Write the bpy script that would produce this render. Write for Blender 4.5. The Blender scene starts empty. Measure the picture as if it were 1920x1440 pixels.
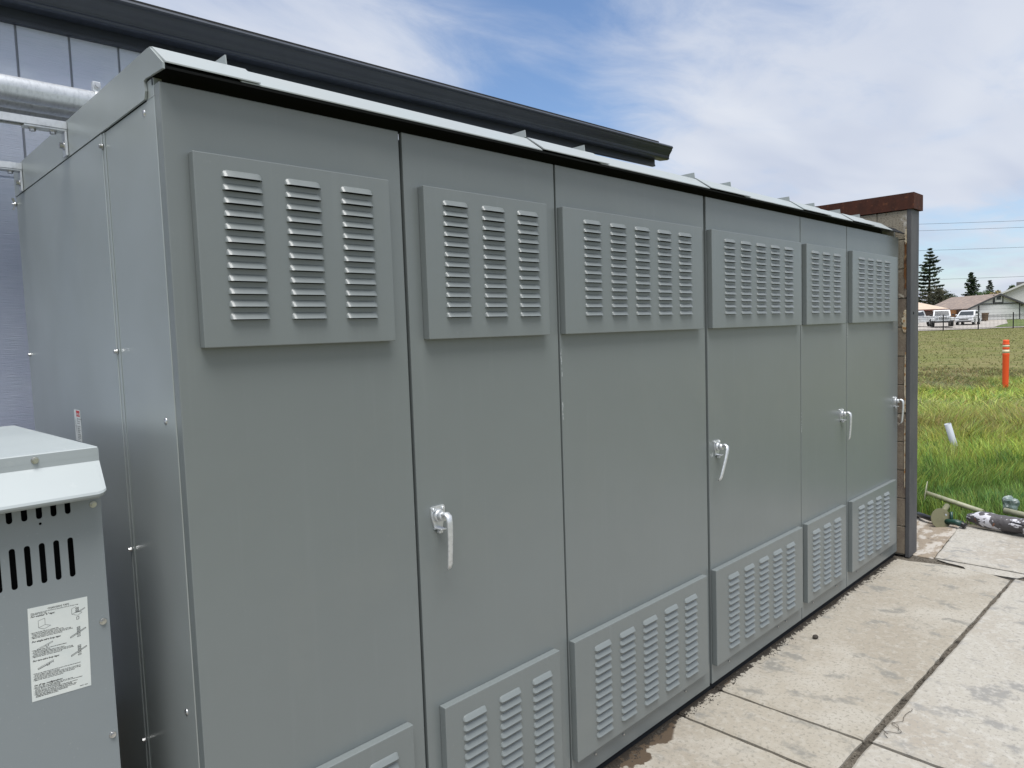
import bpy, bmesh, math, random
import numpy as np
from mathutils import Vector, Matrix
random.seed(7); rng = np.random.default_rng(11)
scene = bpy.context.scene
COL = scene.collection
R = math.radians

# ------------------------------------------------------------------ camera
cam_d = bpy.data.cameras.new("camera"); cam = bpy.data.objects.new("camera", cam_d); COL.objects.link(cam)
cr = Vector((0.70948667, -0.7039191, -0.03356427)); cu = Vector((0.07431937, 0.02737498, 0.99685869)); cf = Vector((0.70078905, 0.70975243, -0.07173701))
M3 = Matrix((cr, cu, -cf)).transposed().to_4x4(); M3.translation = Vector((-0.59659, -1.67744, 1.7118)); cam.matrix_world = M3
cam_d.sensor_width = 36; cam_d.lens = 36 * 1337.16 / 1920; cam_d.clip_start = 0.02; cam_d.clip_end = 6000
scene.camera = cam

# ------------------------------------------------------------------ light
SUN_EL, SUN_AZ = 72, 234        # azimuth measured from +x towards +y
a, e = R(SUN_AZ), R(SUN_EL)
sdir = Vector((math.cos(a) * math.cos(e), math.sin(a) * math.cos(e), math.sin(e)))
sun_d = bpy.data.lights.new("sun", 'SUN'); sun_d.energy = 2.7; sun_d.angle = R(40); sun_d.color = (1.0, 0.98, 0.95)
sun = bpy.data.objects.new("sun", sun_d); COL.objects.link(sun); sun.rotation_euler = sdir.to_track_quat('Z', 'Y').to_euler(); sun.location = (0, 0, 30)
world = bpy.data.worlds.new("World"); scene.world = world; world.use_nodes = True
nt = world.node_tree; N = nt.nodes; L = nt.links; N.clear()
def wn(t, **k):
    n = N.new(t)
    for a_, v_ in k.items(): setattr(n, a_, v_)
    return n
def wmath(op, x, y=None, clamp=False):
    n = wn('ShaderNodeMath', operation=op, use_clamp=clamp)
    for i, q in enumerate((x, y)):
        if q is None: continue
        if isinstance(q, (int, float)): n.inputs[i].default_value = q
        else: L.new(q, n.inputs[i])
    return n.outputs[0]
out = wn('ShaderNodeOutputWorld'); bg = wn('ShaderNodeBackground'); bg.inputs[1].default_value = 0.08
sky = wn('ShaderNodeTexSky', sky_type='NISHITA', sun_disc=False, sun_elevation=R(SUN_EL), sun_rotation=R(90 - SUN_AZ), air_density=1.0, dust_density=0.6, ozone_density=1.5)
tc = wn('ShaderNodeTexCoord'); sx = wn('ShaderNodeSeparateXYZ'); L.new(tc.outputs['Generated'], sx.inputs[0])
zz = wmath('ADD', wmath('MAXIMUM', sx.outputs[2], 0.0), 0.10)
px = wmath('DIVIDE', sx.outputs[0], zz); py = wmath('DIVIDE', sx.outputs[1], zz)
cx = wn('ShaderNodeCombineXYZ'); L.new(px, cx.inputs[0]); L.new(py, cx.inputs[1])
def wnoise(scale, detail, rough, loc, dist=0.0, sc=(1, 1, 1), rot=0):
    mp = wn('ShaderNodeMapping'); mp.inputs['Location'].default_value = loc; mp.inputs['Scale'].default_value = sc; mp.inputs['Rotation'].default_value = (0, 0, rot)
    L.new(cx.outputs[0], mp.inputs[0])
    n = wn('ShaderNodeTexNoise'); n.inputs['Scale'].default_value = scale; n.inputs['Detail'].default_value = detail
    n.inputs['Roughness'].default_value = rough; n.inputs['Distortion'].default_value = dist; L.new(mp.outputs[0], n.inputs[0])
    return n.outputs[0]
SKY_OFF = (3.1, 0.4, 0)
n1 = wnoise(0.5, 2, 0.45, SKY_OFF, 0.3); n2 = wnoise(2.0, 6, 0.6, (1, 5, 2), 0.5, (1, 1.6, 1), 0.6); n3 = wnoise(0.8, 3, 0.5, (9, 2, 0), 0.3, (1, 2.2, 1), 0.75)
mix = wmath('ADD', wmath('MULTIPLY', n1, 0.62), wmath('MULTIPLY', n2, 0.38))
# a clearing in the cloud, wide enough to show blue
dx = wmath('SUBTRACT', px, 1.72); dy = wmath('SUBTRACT', py, 1.62)
al = wmath('ADD', wmath('MULTIPLY', dx, 0.72), wmath('MULTIPLY', dy, 0.69)); ac = wmath('SUBTRACT', wmath('MULTIPLY', dx, 0.69), wmath('MULTIPLY', dy, 0.72))
r2 = wmath('ADD', wmath('POWER', wmath('MULTIPLY', al, 0.8), 2), wmath('POWER', wmath('MULTIPLY', ac, 3.0), 2))
clear = wmath('MULTIPLY', wmath('POWER', 2.718, wmath('MULTIPLY', r2, -1.0)), 0.29)
lowb = wmath('MULTIPLY', wmath('POWER', 2.718, wmath('MULTIPLY', wmath('POWER', wmath('MULTIPLY', wmath('SUBTRACT', sx.outputs[2], 0.085), 17.0), 2), -1.0)), 0.17)
mask_in = wmath('SUBTRACT', wmath('SUBTRACT', mix, clear), lowb)
ramp = wn('ShaderNodeMapRange', clamp=True, interpolation_type='SMOOTHSTEP'); L.new(mask_in, ramp.inputs[0])
ramp.inputs[1].default_value = 0.21; ramp.inputs[2].default_value = 0.52; ramp.inputs[3].default_value = 0.0; ramp.inputs[4].default_value = 1.0
ccol = wn('ShaderNodeMix', data_type='RGBA'); L.new(n3, ccol.inputs[0])
cr_ = wn('ShaderNodeMapRange', clamp=True); L.new(n3, cr_.inputs[0]); cr_.inputs[1].default_value = 0.35; cr_.inputs[2].default_value = 0.65; L.new(cr_.outputs[0], ccol.inputs[0])
ccol.inputs[6].default_value = (4.0, 4.4, 5.3, 1); ccol.inputs[7].default_value = (5.0, 5.3, 5.9, 1)
blue = wn('ShaderNodeMix', data_type='RGBA', blend_type='MULTIPLY'); blue.inputs[0].default_value = 1; L.new(sky.outputs[0], blue.inputs[6]); blue.inputs[7].default_value = (0.90, 0.98, 1.08, 1)
smix = wn('ShaderNodeMix', data_type='RGBA'); L.new(ramp.outputs[0], smix.inputs[0]); L.new(blue.outputs[2], smix.inputs[6]); L.new(ccol.outputs[2], smix.inputs[7])
L.new(smix.outputs[2], bg.inputs[0]); L.new(bg.outputs[0], out.inputs[0])
scene.view_settings.view_transform = 'Standard'; scene.view_settings.look = 'None'; scene.view_settings.exposure = 0.88; scene.view_settings.gamma = 1
scene.view_settings.use_curve_mapping = False
scene.render.engine = 'CYCLES'

# ------------------------------------------------------------------ materials
MATS = {}
def mat(name, color, rough=0.6, metal=0.0, spec=0.5, noise=None, bump=None, coat=0.0, space='Object', stretch=(1, 1, 1)):
    """noise = (scale, colour2, lo, hi, detail) list allowed; bump = (scale, strength, distance)"""
    m = bpy.data.materials.new(name); m.use_nodes = True; t = m.node_tree; b = t.nodes['Principled BSDF']
    b.inputs['Base Color'].default_value = (*color, 1); b.inputs['Roughness'].default_value = rough; b.inputs['Metallic'].default_value = metal
    b.inputs['Specular IOR Level'].default_value = spec; b.inputs['Coat Weight'].default_value = coat; b.inputs['Coat Roughness'].default_value = 0.22
    geo = t.nodes.new('ShaderNodeNewGeometry') if space == 'World' else t.nodes.new('ShaderNodeTexCoord')
    src = geo.outputs['Position'] if space == 'World' else geo.outputs['Object']
    mp = t.nodes.new('ShaderNodeMapping'); mp.inputs['Scale'].default_value = stretch; t.links.new(src, mp.inputs[0]); src = mp.outputs[0]
    cur = None
    for nz in (noise or []):
        sc, c2, lo, hi, det = nz[:5]; st = nz[5] if len(nz) > 5 else None
        s2 = src
        if st:
            mq = t.nodes.new('ShaderNodeMapping'); mq.inputs['Scale'].default_value = st; t.links.new(src, mq.inputs[0]); s2 = mq.outputs[0]
        n = t.nodes.new('ShaderNodeTexNoise'); n.inputs['Scale'].default_value = sc; n.inputs['Detail'].default_value = det; n.inputs['Roughness'].default_value = 0.6
        t.links.new(s2, n.inputs[0])
        mr = t.nodes.new('ShaderNodeMapRange'); mr.clamp = True; mr.inputs[1].default_value = lo; mr.inputs[2].default_value = hi; t.links.new(n.outputs[0], mr.inputs[0])
        mx = t.nodes.new('ShaderNodeMix'); mx.data_type = 'RGBA'; t.links.new(mr.outputs[0], mx.inputs[0])
        if cur is None: mx.inputs[6].default_value = (*color, 1)
        else: t.links.new(cur, mx.inputs[6])
        mx.inputs[7].default_value = (*c2, 1); cur = mx.outputs[2]
    if cur is not None: t.links.new(cur, b.inputs['Base Color'])
    prev = None
    for bp in (bump or []):
        n = t.nodes.new('ShaderNodeTexNoise'); n.inputs['Scale'].default_value = bp[0]; n.inputs['Detail'].default_value = 4
        s2 = src
        if len(bp) > 3:
            mq = t.nodes.new('ShaderNodeMapping'); mq.inputs['Scale'].default_value = bp[3]; t.links.new(src, mq.inputs[0]); s2 = mq.outputs[0]
        t.links.new(s2, n.inputs[0])
        bn = t.nodes.new('ShaderNodeBump'); bn.inputs['Strength'].default_value = bp[1]; bn.inputs['Distance'].default_value = bp[2]
        t.links.new(n.outputs[0], bn.inputs['Height'])
        if prev: t.links.new(prev, bn.inputs['Normal'])
        prev = bn.outputs[0]
    if prev: t.links.new(prev, b.inputs['Normal'])
    MATS[name] = m; return m
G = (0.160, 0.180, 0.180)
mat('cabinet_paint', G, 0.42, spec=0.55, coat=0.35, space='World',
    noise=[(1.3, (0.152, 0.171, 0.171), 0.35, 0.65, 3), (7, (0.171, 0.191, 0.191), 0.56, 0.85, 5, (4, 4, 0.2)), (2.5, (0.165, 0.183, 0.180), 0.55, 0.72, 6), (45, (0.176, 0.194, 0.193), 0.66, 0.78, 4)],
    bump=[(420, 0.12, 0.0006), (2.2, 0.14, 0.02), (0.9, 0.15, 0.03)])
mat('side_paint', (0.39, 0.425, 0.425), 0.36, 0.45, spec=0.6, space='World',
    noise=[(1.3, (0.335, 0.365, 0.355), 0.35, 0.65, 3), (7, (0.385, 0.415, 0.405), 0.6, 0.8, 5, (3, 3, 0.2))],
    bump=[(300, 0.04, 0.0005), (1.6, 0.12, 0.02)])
mat('scuff_paint', (0.42, 0.45, 0.45), 0.6)
mat('roof_paint', (0.305, 0.33, 0.33), 0.4, spec=0.5, space='World', noise=[(4, (0.30, 0.34, 0.345), 0.45, 0.7, 5), (60, (0.26, 0.29, 0.29), 0.68, 0.75, 2)], bump=[(300, 0.06, 0.0005)])
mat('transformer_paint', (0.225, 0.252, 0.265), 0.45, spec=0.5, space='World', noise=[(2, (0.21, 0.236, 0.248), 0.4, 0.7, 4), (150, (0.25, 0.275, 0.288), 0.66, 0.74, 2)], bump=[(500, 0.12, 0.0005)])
mat('transformer_paint_toplit', (0.33, 0.365, 0.375), 0.5, spec=0.5, space='World', noise=[(2, (0.30, 0.335, 0.345), 0.4, 0.7, 4), (20, (0.37, 0.40, 0.405), 0.6, 0.75, 5)], bump=[(500, 0.1, 0.0005)])  # same transformer paint made lighter: light from above put into the colour
mat('dark_void', (0.006, 0.007, 0.008), 0.85, spec=0.1)
mat('near_black', (0.012, 0.014, 0.017), 0.7, spec=0.2)  # one near-black tone for body, plinth, header and roof underside
mat('steel_bolt', (0.62, 0.62, 0.62), 0.32, 1.0, noise=[(60, (0.4, 0.4, 0.4), 0.4, 0.7, 3)])
mat('galvanised', (0.60, 0.62, 0.64), 0.42, 0.6, space='World', noise=[(60, (0.46, 0.48, 0.50), 0.45, 0.7, 5, (1.6, .8, .8)), (12, (0.68, 0.70, 0.72), 0.5, 0.7, 3)], bump=[(120, 0.25, 0.0006)])
mat('cast_handle', (0.66, 0.68, 0.70), 0.42, 0.7, noise=[(90, (0.55, 0.57, 0.59), 0.45, 0.65, 3)], bump=[(200, 0.2, 0.0005)])
mat('rubber', (0.02, 0.02, 0.022), 0.5)
mat('siding_paint', (0.46, 0.50, 0.62), 0.8, spec=0.15, space='World',
    noise=[(30, (0.41, 0.47, 0.58), 0.45, 0.75, 6, (0.25, 1, 4)), (3, (0.54, 0.59, 0.67), 0.5, 0.8, 3), (160, (0.30, 0.35, 0.43), 0.68, 0.74, 2, (0.5, 1, 2))],
    bump=[(60, 0.5, 0.003, (0.25, 1, 4)), (200, 0.3, 0.001)])
mat('siding_groove', (0.22, 0.24, 0.28), 0.8)
mat('charcoal_trim', (0.024, 0.030, 0.043), 0.42, spec=0.45, space='World', noise=[(5, (0.030, 0.037, 0.050), 0.45, 0.7, 3)])
mat('shingle_black', (0.016, 0.017, 0.019), 0.9, space='World', noise=[(80, (0.04, 0.04, 0.042), 0.5, 0.7, 3)], bump=[(120, 0.6, 0.003)])
mat('block', (0.215, 0.178, 0.135), 0.9, spec=0.2, space='World',
    noise=[(5, (0.15, 0.118, 0.095), 0.42, 0.6, 5), (140, (0.26, 0.23, 0.18), 0.55, 0.72, 3), (11, (0.42, 0.39, 0.33), 0.64, 0.70, 5)], bump=[(130, 0.7, 0.004), (20, 0.3, 0.006)])
mat('block_top', (0.27, 0.24, 0.19), 0.9, spec=0.2, space='World',
    noise=[(90, (0.15, 0.13, 0.10), 0.5, 0.68, 3), (6, (0.58, 0.57, 0.54), 0.57, 0.66, 5), (14, (0.30, 0.19, 0.09), 0.62, 0.72, 4)], bump=[(130, 0.7, 0.004)])
mat('mortar', (0.22, 0.20, 0.165), 0.95, spec=0.1, bump=[(80, 0.8, 0.004)])
mat('mortar_smear', (0.46, 0.40, 0.30), 0.9, spec=0.2, space='World', noise=[(30, (0.30, 0.15, 0.05), 0.5, 0.62, 4)], bump=[(60, 0.8, 0.004)])
mat('rust', (0.070, 0.026, 0.017), 0.85, spec=0.2, space='World', noise=[(9, (0.05, 0.021, 0.015), 0.4, 0.62, 6, (2, 2, 1)), (40, (0.14, 0.055, 0.028), 0.58, 0.74, 5), (6, (0.07, 0.055, 0.05), 0.6, 0.7, 4)], bump=[(120, 0.5, 0.002)])
mat('rust_streak', (0.13, 0.055, 0.020), 0.85, spec=0.2, space='World', noise=[(20, (0.25, 0.16, 0.08), 0.5, 0.7, 5), (9, (0.06, 0.03, 0.02), 0.55, 0.7, 4)], bump=[(60, 0.8, 0.004)])
mat('post_grey', (0.084, 0.084, 0.086), 0.6, spec=0.4, space='World', noise=[(6, (0.060, 0.062, 0.068), 0.4, 0.65, 5, (1, 1, 0.5)), (70, (0.12, 0.12, 0.12), 0.66, 0.75, 4)], bump=[(60, 0.2, 0.002)])
mat('concrete', (0.300, 0.275, 0.230), 0.88, spec=0.25, space='World',
    noise=[(0.9, (0.265, 0.238, 0.195), 0.46, 0.66, 5), (2.2, (0.345, 0.325, 0.285), 0.50, 0.66, 9), (5.0, (0.195, 0.188, 0.168), 0.555, 0.63, 14, (1.5, 1, 1)), (26, (0.335, 0.315, 0.275), 0.50, 0.70, 14), (60, (0.21, 0.195, 0.165), 0.53, 0.66, 10), (220, (0.13, 0.115, 0.095), 0.66, 0.70, 3)],
    bump=[(150, 0.45, 0.002), (30, 0.4, 0.004), (9, 0.25, 0.008)])
mat('concrete_pale', (0.340, 0.322, 0.285), 0.88, spec=0.25, space='World',
    noise=[(1.1, (0.29, 0.262, 0.222), 0.48, 0.62, 6), (4.6, (0.225, 0.22, 0.208), 0.54, 0.62, 14, (1.5, 1, 1)), (24, (0.385, 0.37, 0.338), 0.49, 0.68, 14), (60, (0.245, 0.232, 0.21), 0.53, 0.66, 10), (220, (0.15, 0.135, 0.115), 0.66, 0.70, 3)],
    bump=[(150, 0.45, 0.002), (30, 0.4, 0.004), (9, 0.25, 0.008)])
mat('concrete_brown', (0.235, 0.195, 0.15), 0.9, spec=0.2, space='World',
    noise=[(5, (0.38, 0.35, 0.31), 0.48, 0.56, 6, (1, 2.4, 1)), (18, (0.15, 0.125, 0.10), 0.56, 0.68, 6), (60, (0.30, 0.27, 0.235), 0.58, 0.7, 4), (170, (0.2, 0.18, 0.15), 0.66, 0.72, 3)], bump=[(150, 0.4, 0.0015), (12, 0.3, 0.006)])
mat('joint_dirt', (0.10, 0.088, 0.072), 0.95, spec=0.1, space='World', noise=[(90, (0.20, 0.18, 0.15), 0.56, 0.7, 4), (8, (0.04, 0.036, 0.03), 0.5, 0.65, 4)], bump=[(140, 1.0, 0.006)])
mat('grit', (0.045, 0.040, 0.034), 0.9, spec=0.2, noise=[(60, (0.11, 0.10, 0.085), 0.5, 0.7, 3)])
mat('soil', (0.10, 0.085, 0.055), 0.95, spec=0.1, space='World', noise=[(1.5, (0.07, 0.085, 0.03), 0.4, 0.6, 5)])
mat('label_white', (0.66, 0.69, 0.67), 0.45, noise=[(20, (0.6, 0.64, 0.63), 0.4, 0.7, 3)])
mat('print_black', (0.03, 0.03, 0.03), 0.6)
mat('print_red', (0.50, 0.04, 0.045), 0.6)
mat('white_paint', (0.72, 0.73, 0.74), 0.25, coat=0.3)
mat('car_glass', (0.02, 0.025, 0.03), 0.08, spec=0.8)
mat('tyre', (0.015, 0.015, 0.016), 0.8)
mat('alloy', (0.35, 0.35, 0.36), 0.35, 0.8)
mat('lamp_glass', (0.45, 0.47, 0.5), 0.1, spec=0.8)
mat('black_plastic', (0.02, 0.02, 0.022), 0.45)
mat('fence_black', (0.012, 0.012, 0.013), 0.5)
mat('stucco_white', (0.62, 0.62, 0.61), 0.9, noise=[(3, (0.56, 0.56, 0.56), 0.4, 0.7, 4)])
mat('stucco_tan', (0.42, 0.33, 0.26), 0.9)
mat('trim_dark', (0.05, 0.052, 0.056), 0.6)
mat('tile_cream', (0.50, 0.40, 0.31), 0.85, noise=[(3, (0.44, 0.35, 0.27), 0.4, 0.6, 4), (0.6, (0.56, 0.48, 0.40), 0.5, 0.7, 3)], bump=[(8, 0.6, 0.05, (1, 1, 6))])
mat('tile_brown', (0.20, 0.16, 0.14), 0.9, noise=[(2, (0.28, 0.22, 0.18), 0.45, 0.65, 4)], bump=[(8, 0.6, 0.05, (1, 1, 6))])
mat('roof_grey', (0.13, 0.13, 0.13), 0.9, noise=[(3, (0.19, 0.18, 0.17), 0.45, 0.65, 4)])
mat('roof_fascia_red', (0.16, 0.06, 0.045), 0.7)
mat('wood_dark', (0.035, 0.018, 0.014), 0.85, noise=[(2, (0.05, 0.028, 0.02), 0.4, 0.6, 3, (4, 4, 0.4))])
mat('wood_orange', (0.30, 0.13, 0.045), 0.85, noise=[(2, (0.22, 0.10, 0.04), 0.4, 0.6, 3, (4, 4, 0.4))])
mat('window_dark', (0.05, 0.055, 0.06), 0.2)
mat('bin_teal', (0.12, 0.19, 0.20), 0.5); mat('bin_brown', (0.13, 0.085, 0.05), 0.6)
mat('bark', (0.06, 0.045, 0.035), 0.95, bump=[(6, 0.8, 0.05)])
mat('orange_plastic', (0.80, 0.095, 0.022), 0.45, spec=0.4)
mat('reflective_cream', (0.66, 0.60, 0.42), 0.5)
mat('pvc_white', (0.36, 0.39, 0.43), 0.6, noise=[(14, (0.30, 0.30, 0.31), 0.60, 0.66, 4)])
mat('olive_paint', (0.155, 0.150, 0.088), 0.5, spec=0.4, noise=[(12, (0.12, 0.115, 0.07), 0.45, 0.7, 4)])
mat('olive_light', (0.30, 0.30, 0.21), 0.55, noise=[(12, (0.22, 0.22, 0.15), 0.45, 0.7, 4)])
mat('green_plastic', (0.010, 0.045, 0.035), 0.4)
mat('hose_black', (0.010, 0.010, 0.012), 0.35)
mat('taped_wrap', (0.075, 0.070, 0.075), 0.6, noise=[(13, (0.55, 0.55, 0.60), 0.53, 0.555, 3, (1, .7, 1)), (30, (0.05, 0.04, 0.045), 0.60, 0.66, 4), (15, (0.25, 0.10, 0.05), 0.66, 0.72, 3)], bump=[(40, 0.9, 0.006)])
mat('clear_plastic', (0.16, 0.21, 0.20), 0.3, spec=0.7, noise=[(30, (0.45, 0.48, 0.48), 0.55, 0.62, 4)], bump=[(25, 0.5, 0.01)])

def foliage(name, c1, c2, c3, sc):
    m = mat(name, c1, 0.7, spec=0.2, noise=[(sc, c2, 0.42, 0.6, 3), (sc * 3.3, c3, 0.55, 0.7, 3)]); b = m.node_tree.nodes['Principled BSDF']
    return m
foliage('needles', (0.020, 0.036, 0.020), (0.038, 0.058, 0.026), (0.060, 0.075, 0.035), 0.9)
foliage('needles_grey', (0.050, 0.062, 0.050), (0.075, 0.085, 0.065), (0.10, 0.10, 0.08), 0.9)
foliage('leaf_green', (0.030, 0.060, 0.018), (0.060, 0.095, 0.030), (0.10, 0.12, 0.045), 0.9)
foliage('leaf_brown', (0.045, 0.042, 0.025), (0.030, 0.034, 0.018), (0.085, 0.075, 0.04), 0.9)
foliage('leaf_gold', (0.26, 0.20, 0.09), (0.18, 0.15, 0.06), (0.34, 0.28, 0.15), 0.9)

# concrete near the cabinet: damp stains that creep out of the base (a stain with its own shape)
def add_damp(m):
    t = m.node_tree; b = t.nodes['Principled BSDF']; g = t.nodes.new('ShaderNodeNewGeometry'); s = t.nodes.new('ShaderNodeSeparateXYZ'); t.links.new(g.outputs['Position'], s.inputs[0])
    def mm(op, x, y=None, c=False):
        n = t.nodes.new('ShaderNodeMath'); n.operation = op; n.use_clamp = c
        for i, q in enumerate((x, y)):
            if q is None: continue
            if isinstance(q, (int, float)): n.inputs[i].default_value = q
            else: t.links.new(q, n.inputs[i])
        return n.outputs[0]
    n = t.nodes.new('ShaderNodeTexNoise'); n.inputs['Scale'].default_value = 11; n.inputs['Detail'].default_value = 5; t.links.new(g.outputs['Position'], n.inputs[0])
    n2_ = t.nodes.new('ShaderNodeTexNoise'); n2_.inputs['Scale'].default_value = 2.3; n2_.inputs['Detail'].default_value = 2; t.links.new(g.outputs['Position'], n2_.inputs[0])
    # reach of the damp from the base (metres): small everywhere, wider west of x = 2.05
    west = mm('MULTIPLY', mm('SUBTRACT', 2.03, s.outputs[0]), 5.0, True)
    reach = mm('ADD', mm('MULTIPLY', west, 0.085), 0.012)
    reach = mm('MULTIPLY', reach, mm('MULTIPLY', mm('SUBTRACT', n.outputs[0], 0.27), 3.6, True))
    reach = mm('ADD', reach, mm('MULTIPLY', mm('SUBTRACT', n2_.outputs[0], 0.52), 0.12))
    d = mm('SUBTRACT', reach, mm('MULTIPLY', s.outputs[1], -1.0))
    f = mm('MULTIPLY', d, 90.0, True)
    n3_ = t.nodes.new('ShaderNodeTexNoise'); n3_.inputs['Scale'].default_value = 34; n3_.inputs['Detail'].default_value = 6; t.links.new(g.outputs['Position'], n3_.inputs[0])
    d2 = mm('SUBTRACT', mm('MULTIPLY', mm('SUBTRACT', n3_.outputs[0], 0.36), 0.16), mm('MULTIPLY', s.outputs[1], -1.0)); f2 = mm('MULTIPLY', d2, 120.0, True)
    old = b.inputs['Base Color'].links[0].from_socket
    mx = t.nodes.new('ShaderNodeMix'); mx.data_type = 'RGBA'; t.links.new(f, mx.inputs[0]); t.links.new(old, mx.inputs[6]); mx.inputs[7].default_value = (0.085, 0.063, 0.044, 1)
    mx2 = t.nodes.new('ShaderNodeMix'); mx2.data_type = 'RGBA'; t.links.new(f2, mx2.inputs[0]); t.links.new(mx.outputs[2], mx2.inputs[6]); mx2.inputs[7].default_value = (0.04, 0.034, 0.028, 1)
    t.links.new(mx2.outputs[2], b.inputs['Base Color'])
    rr = mm('SUBTRACT', 0.88, mm('MULTIPLY', f, 0.50)); t.links.new(rr, b.inputs['Roughness'])
add_damp(MATS['concrete'])

# field grass sheet
def field_mat():
    m = bpy.data.materials.new('field'); m.use_nodes = True; t = m.node_tree; b = t.nodes['Principled BSDF']; b.inputs['Roughness'].default_value = 0.95; b.inputs['Specular IOR Level'].default_value = 0.1
    g = t.nodes.new('ShaderNodeNewGeometry')
    def nz(sc, det, st=(1, 1, 1), rot=0):
        mp = t.nodes.new('ShaderNodeMapping'); mp.inputs['Scale'].default_value = st; mp.inputs['Rotation'].default_value = (0, 0, rot); t.links.new(g.outputs['Position'], mp.inputs[0])
        n = t.nodes.new('ShaderNodeTexNoise'); n.inputs['Scale'].default_value = sc; n.inputs['Detail'].default_value = det; n.inputs['Roughness'].default_value = 0.65; t.links.new(mp.outputs[0], n.inputs[0]); return n.outputs[0]
    def mixc(f, lo, hi, a_, b_):
        mr = t.nodes.new('ShaderNodeMapRange'); mr.inputs[1].default_value = lo; mr.inputs[2].default_value = hi; t.links.new(f, mr.inputs[0])
        mx = t.nodes.new('ShaderNodeMix'); mx.data_type = 'RGBA'; t.links.new(mr.outputs[0], mx.inputs[0])
        for i, q in ((6, a_), (7, b_)):
            if isinstance(q, tuple): mx.inputs[i].default_value = (*q, 1)
            else: t.links.new(q, mx.inputs[i])
        return mx.outputs[2]
    c = mixc(nz(0.35, 5, (1, 1, 1)), 0.40, 0.62, (0.125, 0.140, 0.042), (0.170, 0.155, 0.068))
    c = mixc(nz(1.4, 6, (2.2, 0.7, 1), R(-45)), 0.50, 0.70, c, (0.225, 0.200, 0.100))
    c = mixc(nz(0.9, 4), 0.56, 0.70, c, (0.072, 0.100, 0.028))
    c = mixc(nz(6, 5), 0.60, 0.85, c, (0.105, 0.120, 0.036))
    t.links.new(c, b.inputs['Base Color'])
    bn = t.nodes.new('ShaderNodeBump'); bn.inputs['Strength'].default_value = 0.8; bn.inputs['Distance'].default_value = 0.08; t.links.new(nz(9, 6), bn.inputs['Height']); t.links.new(bn.outputs[0], b.inputs['Normal'])
    MATS['field'] = m
field_mat()
mat('driveway', (0.40, 0.37, 0.335), 0.9, space='World', noise=[(0.3, (0.35, 0.32, 0.29), 0.4, 0.6, 5)])
mat('lawn', (0.085, 0.125, 0.030), 0.95, space='World', noise=[(0.8, (0.125, 0.150, 0.045), 0.4, 0.6, 5)])
def blade_mat():
    m = bpy.data.materials.new('blades'); m.use_nodes = True; t = m.node_tree; b = t.nodes['Principled BSDF']; b.inputs['Roughness'].default_value = 0.55; b.inputs['Specular IOR Level'].default_value = 0.3
    at = t.nodes.new('ShaderNodeAttribute'); at.attribute_name = 'tint'; t.links.new(at.outputs['Color'], b.inputs['Base Color'])
    tr = t.nodes.new('ShaderNodeBsdfTranslucent'); t.links.new(at.outputs['Color'], tr.inputs[0]); mx = t.nodes.new('ShaderNodeMixShader'); mx.inputs[0].default_value = 0.45
    t.links.new(b.outputs[0], mx.inputs[1]); t.links.new(tr.outputs[0], mx.inputs[2]); t.links.new(mx.outputs[0], t.nodes['Material Output'].inputs[0]); MATS['blades'] = m
blade_mat()

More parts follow.
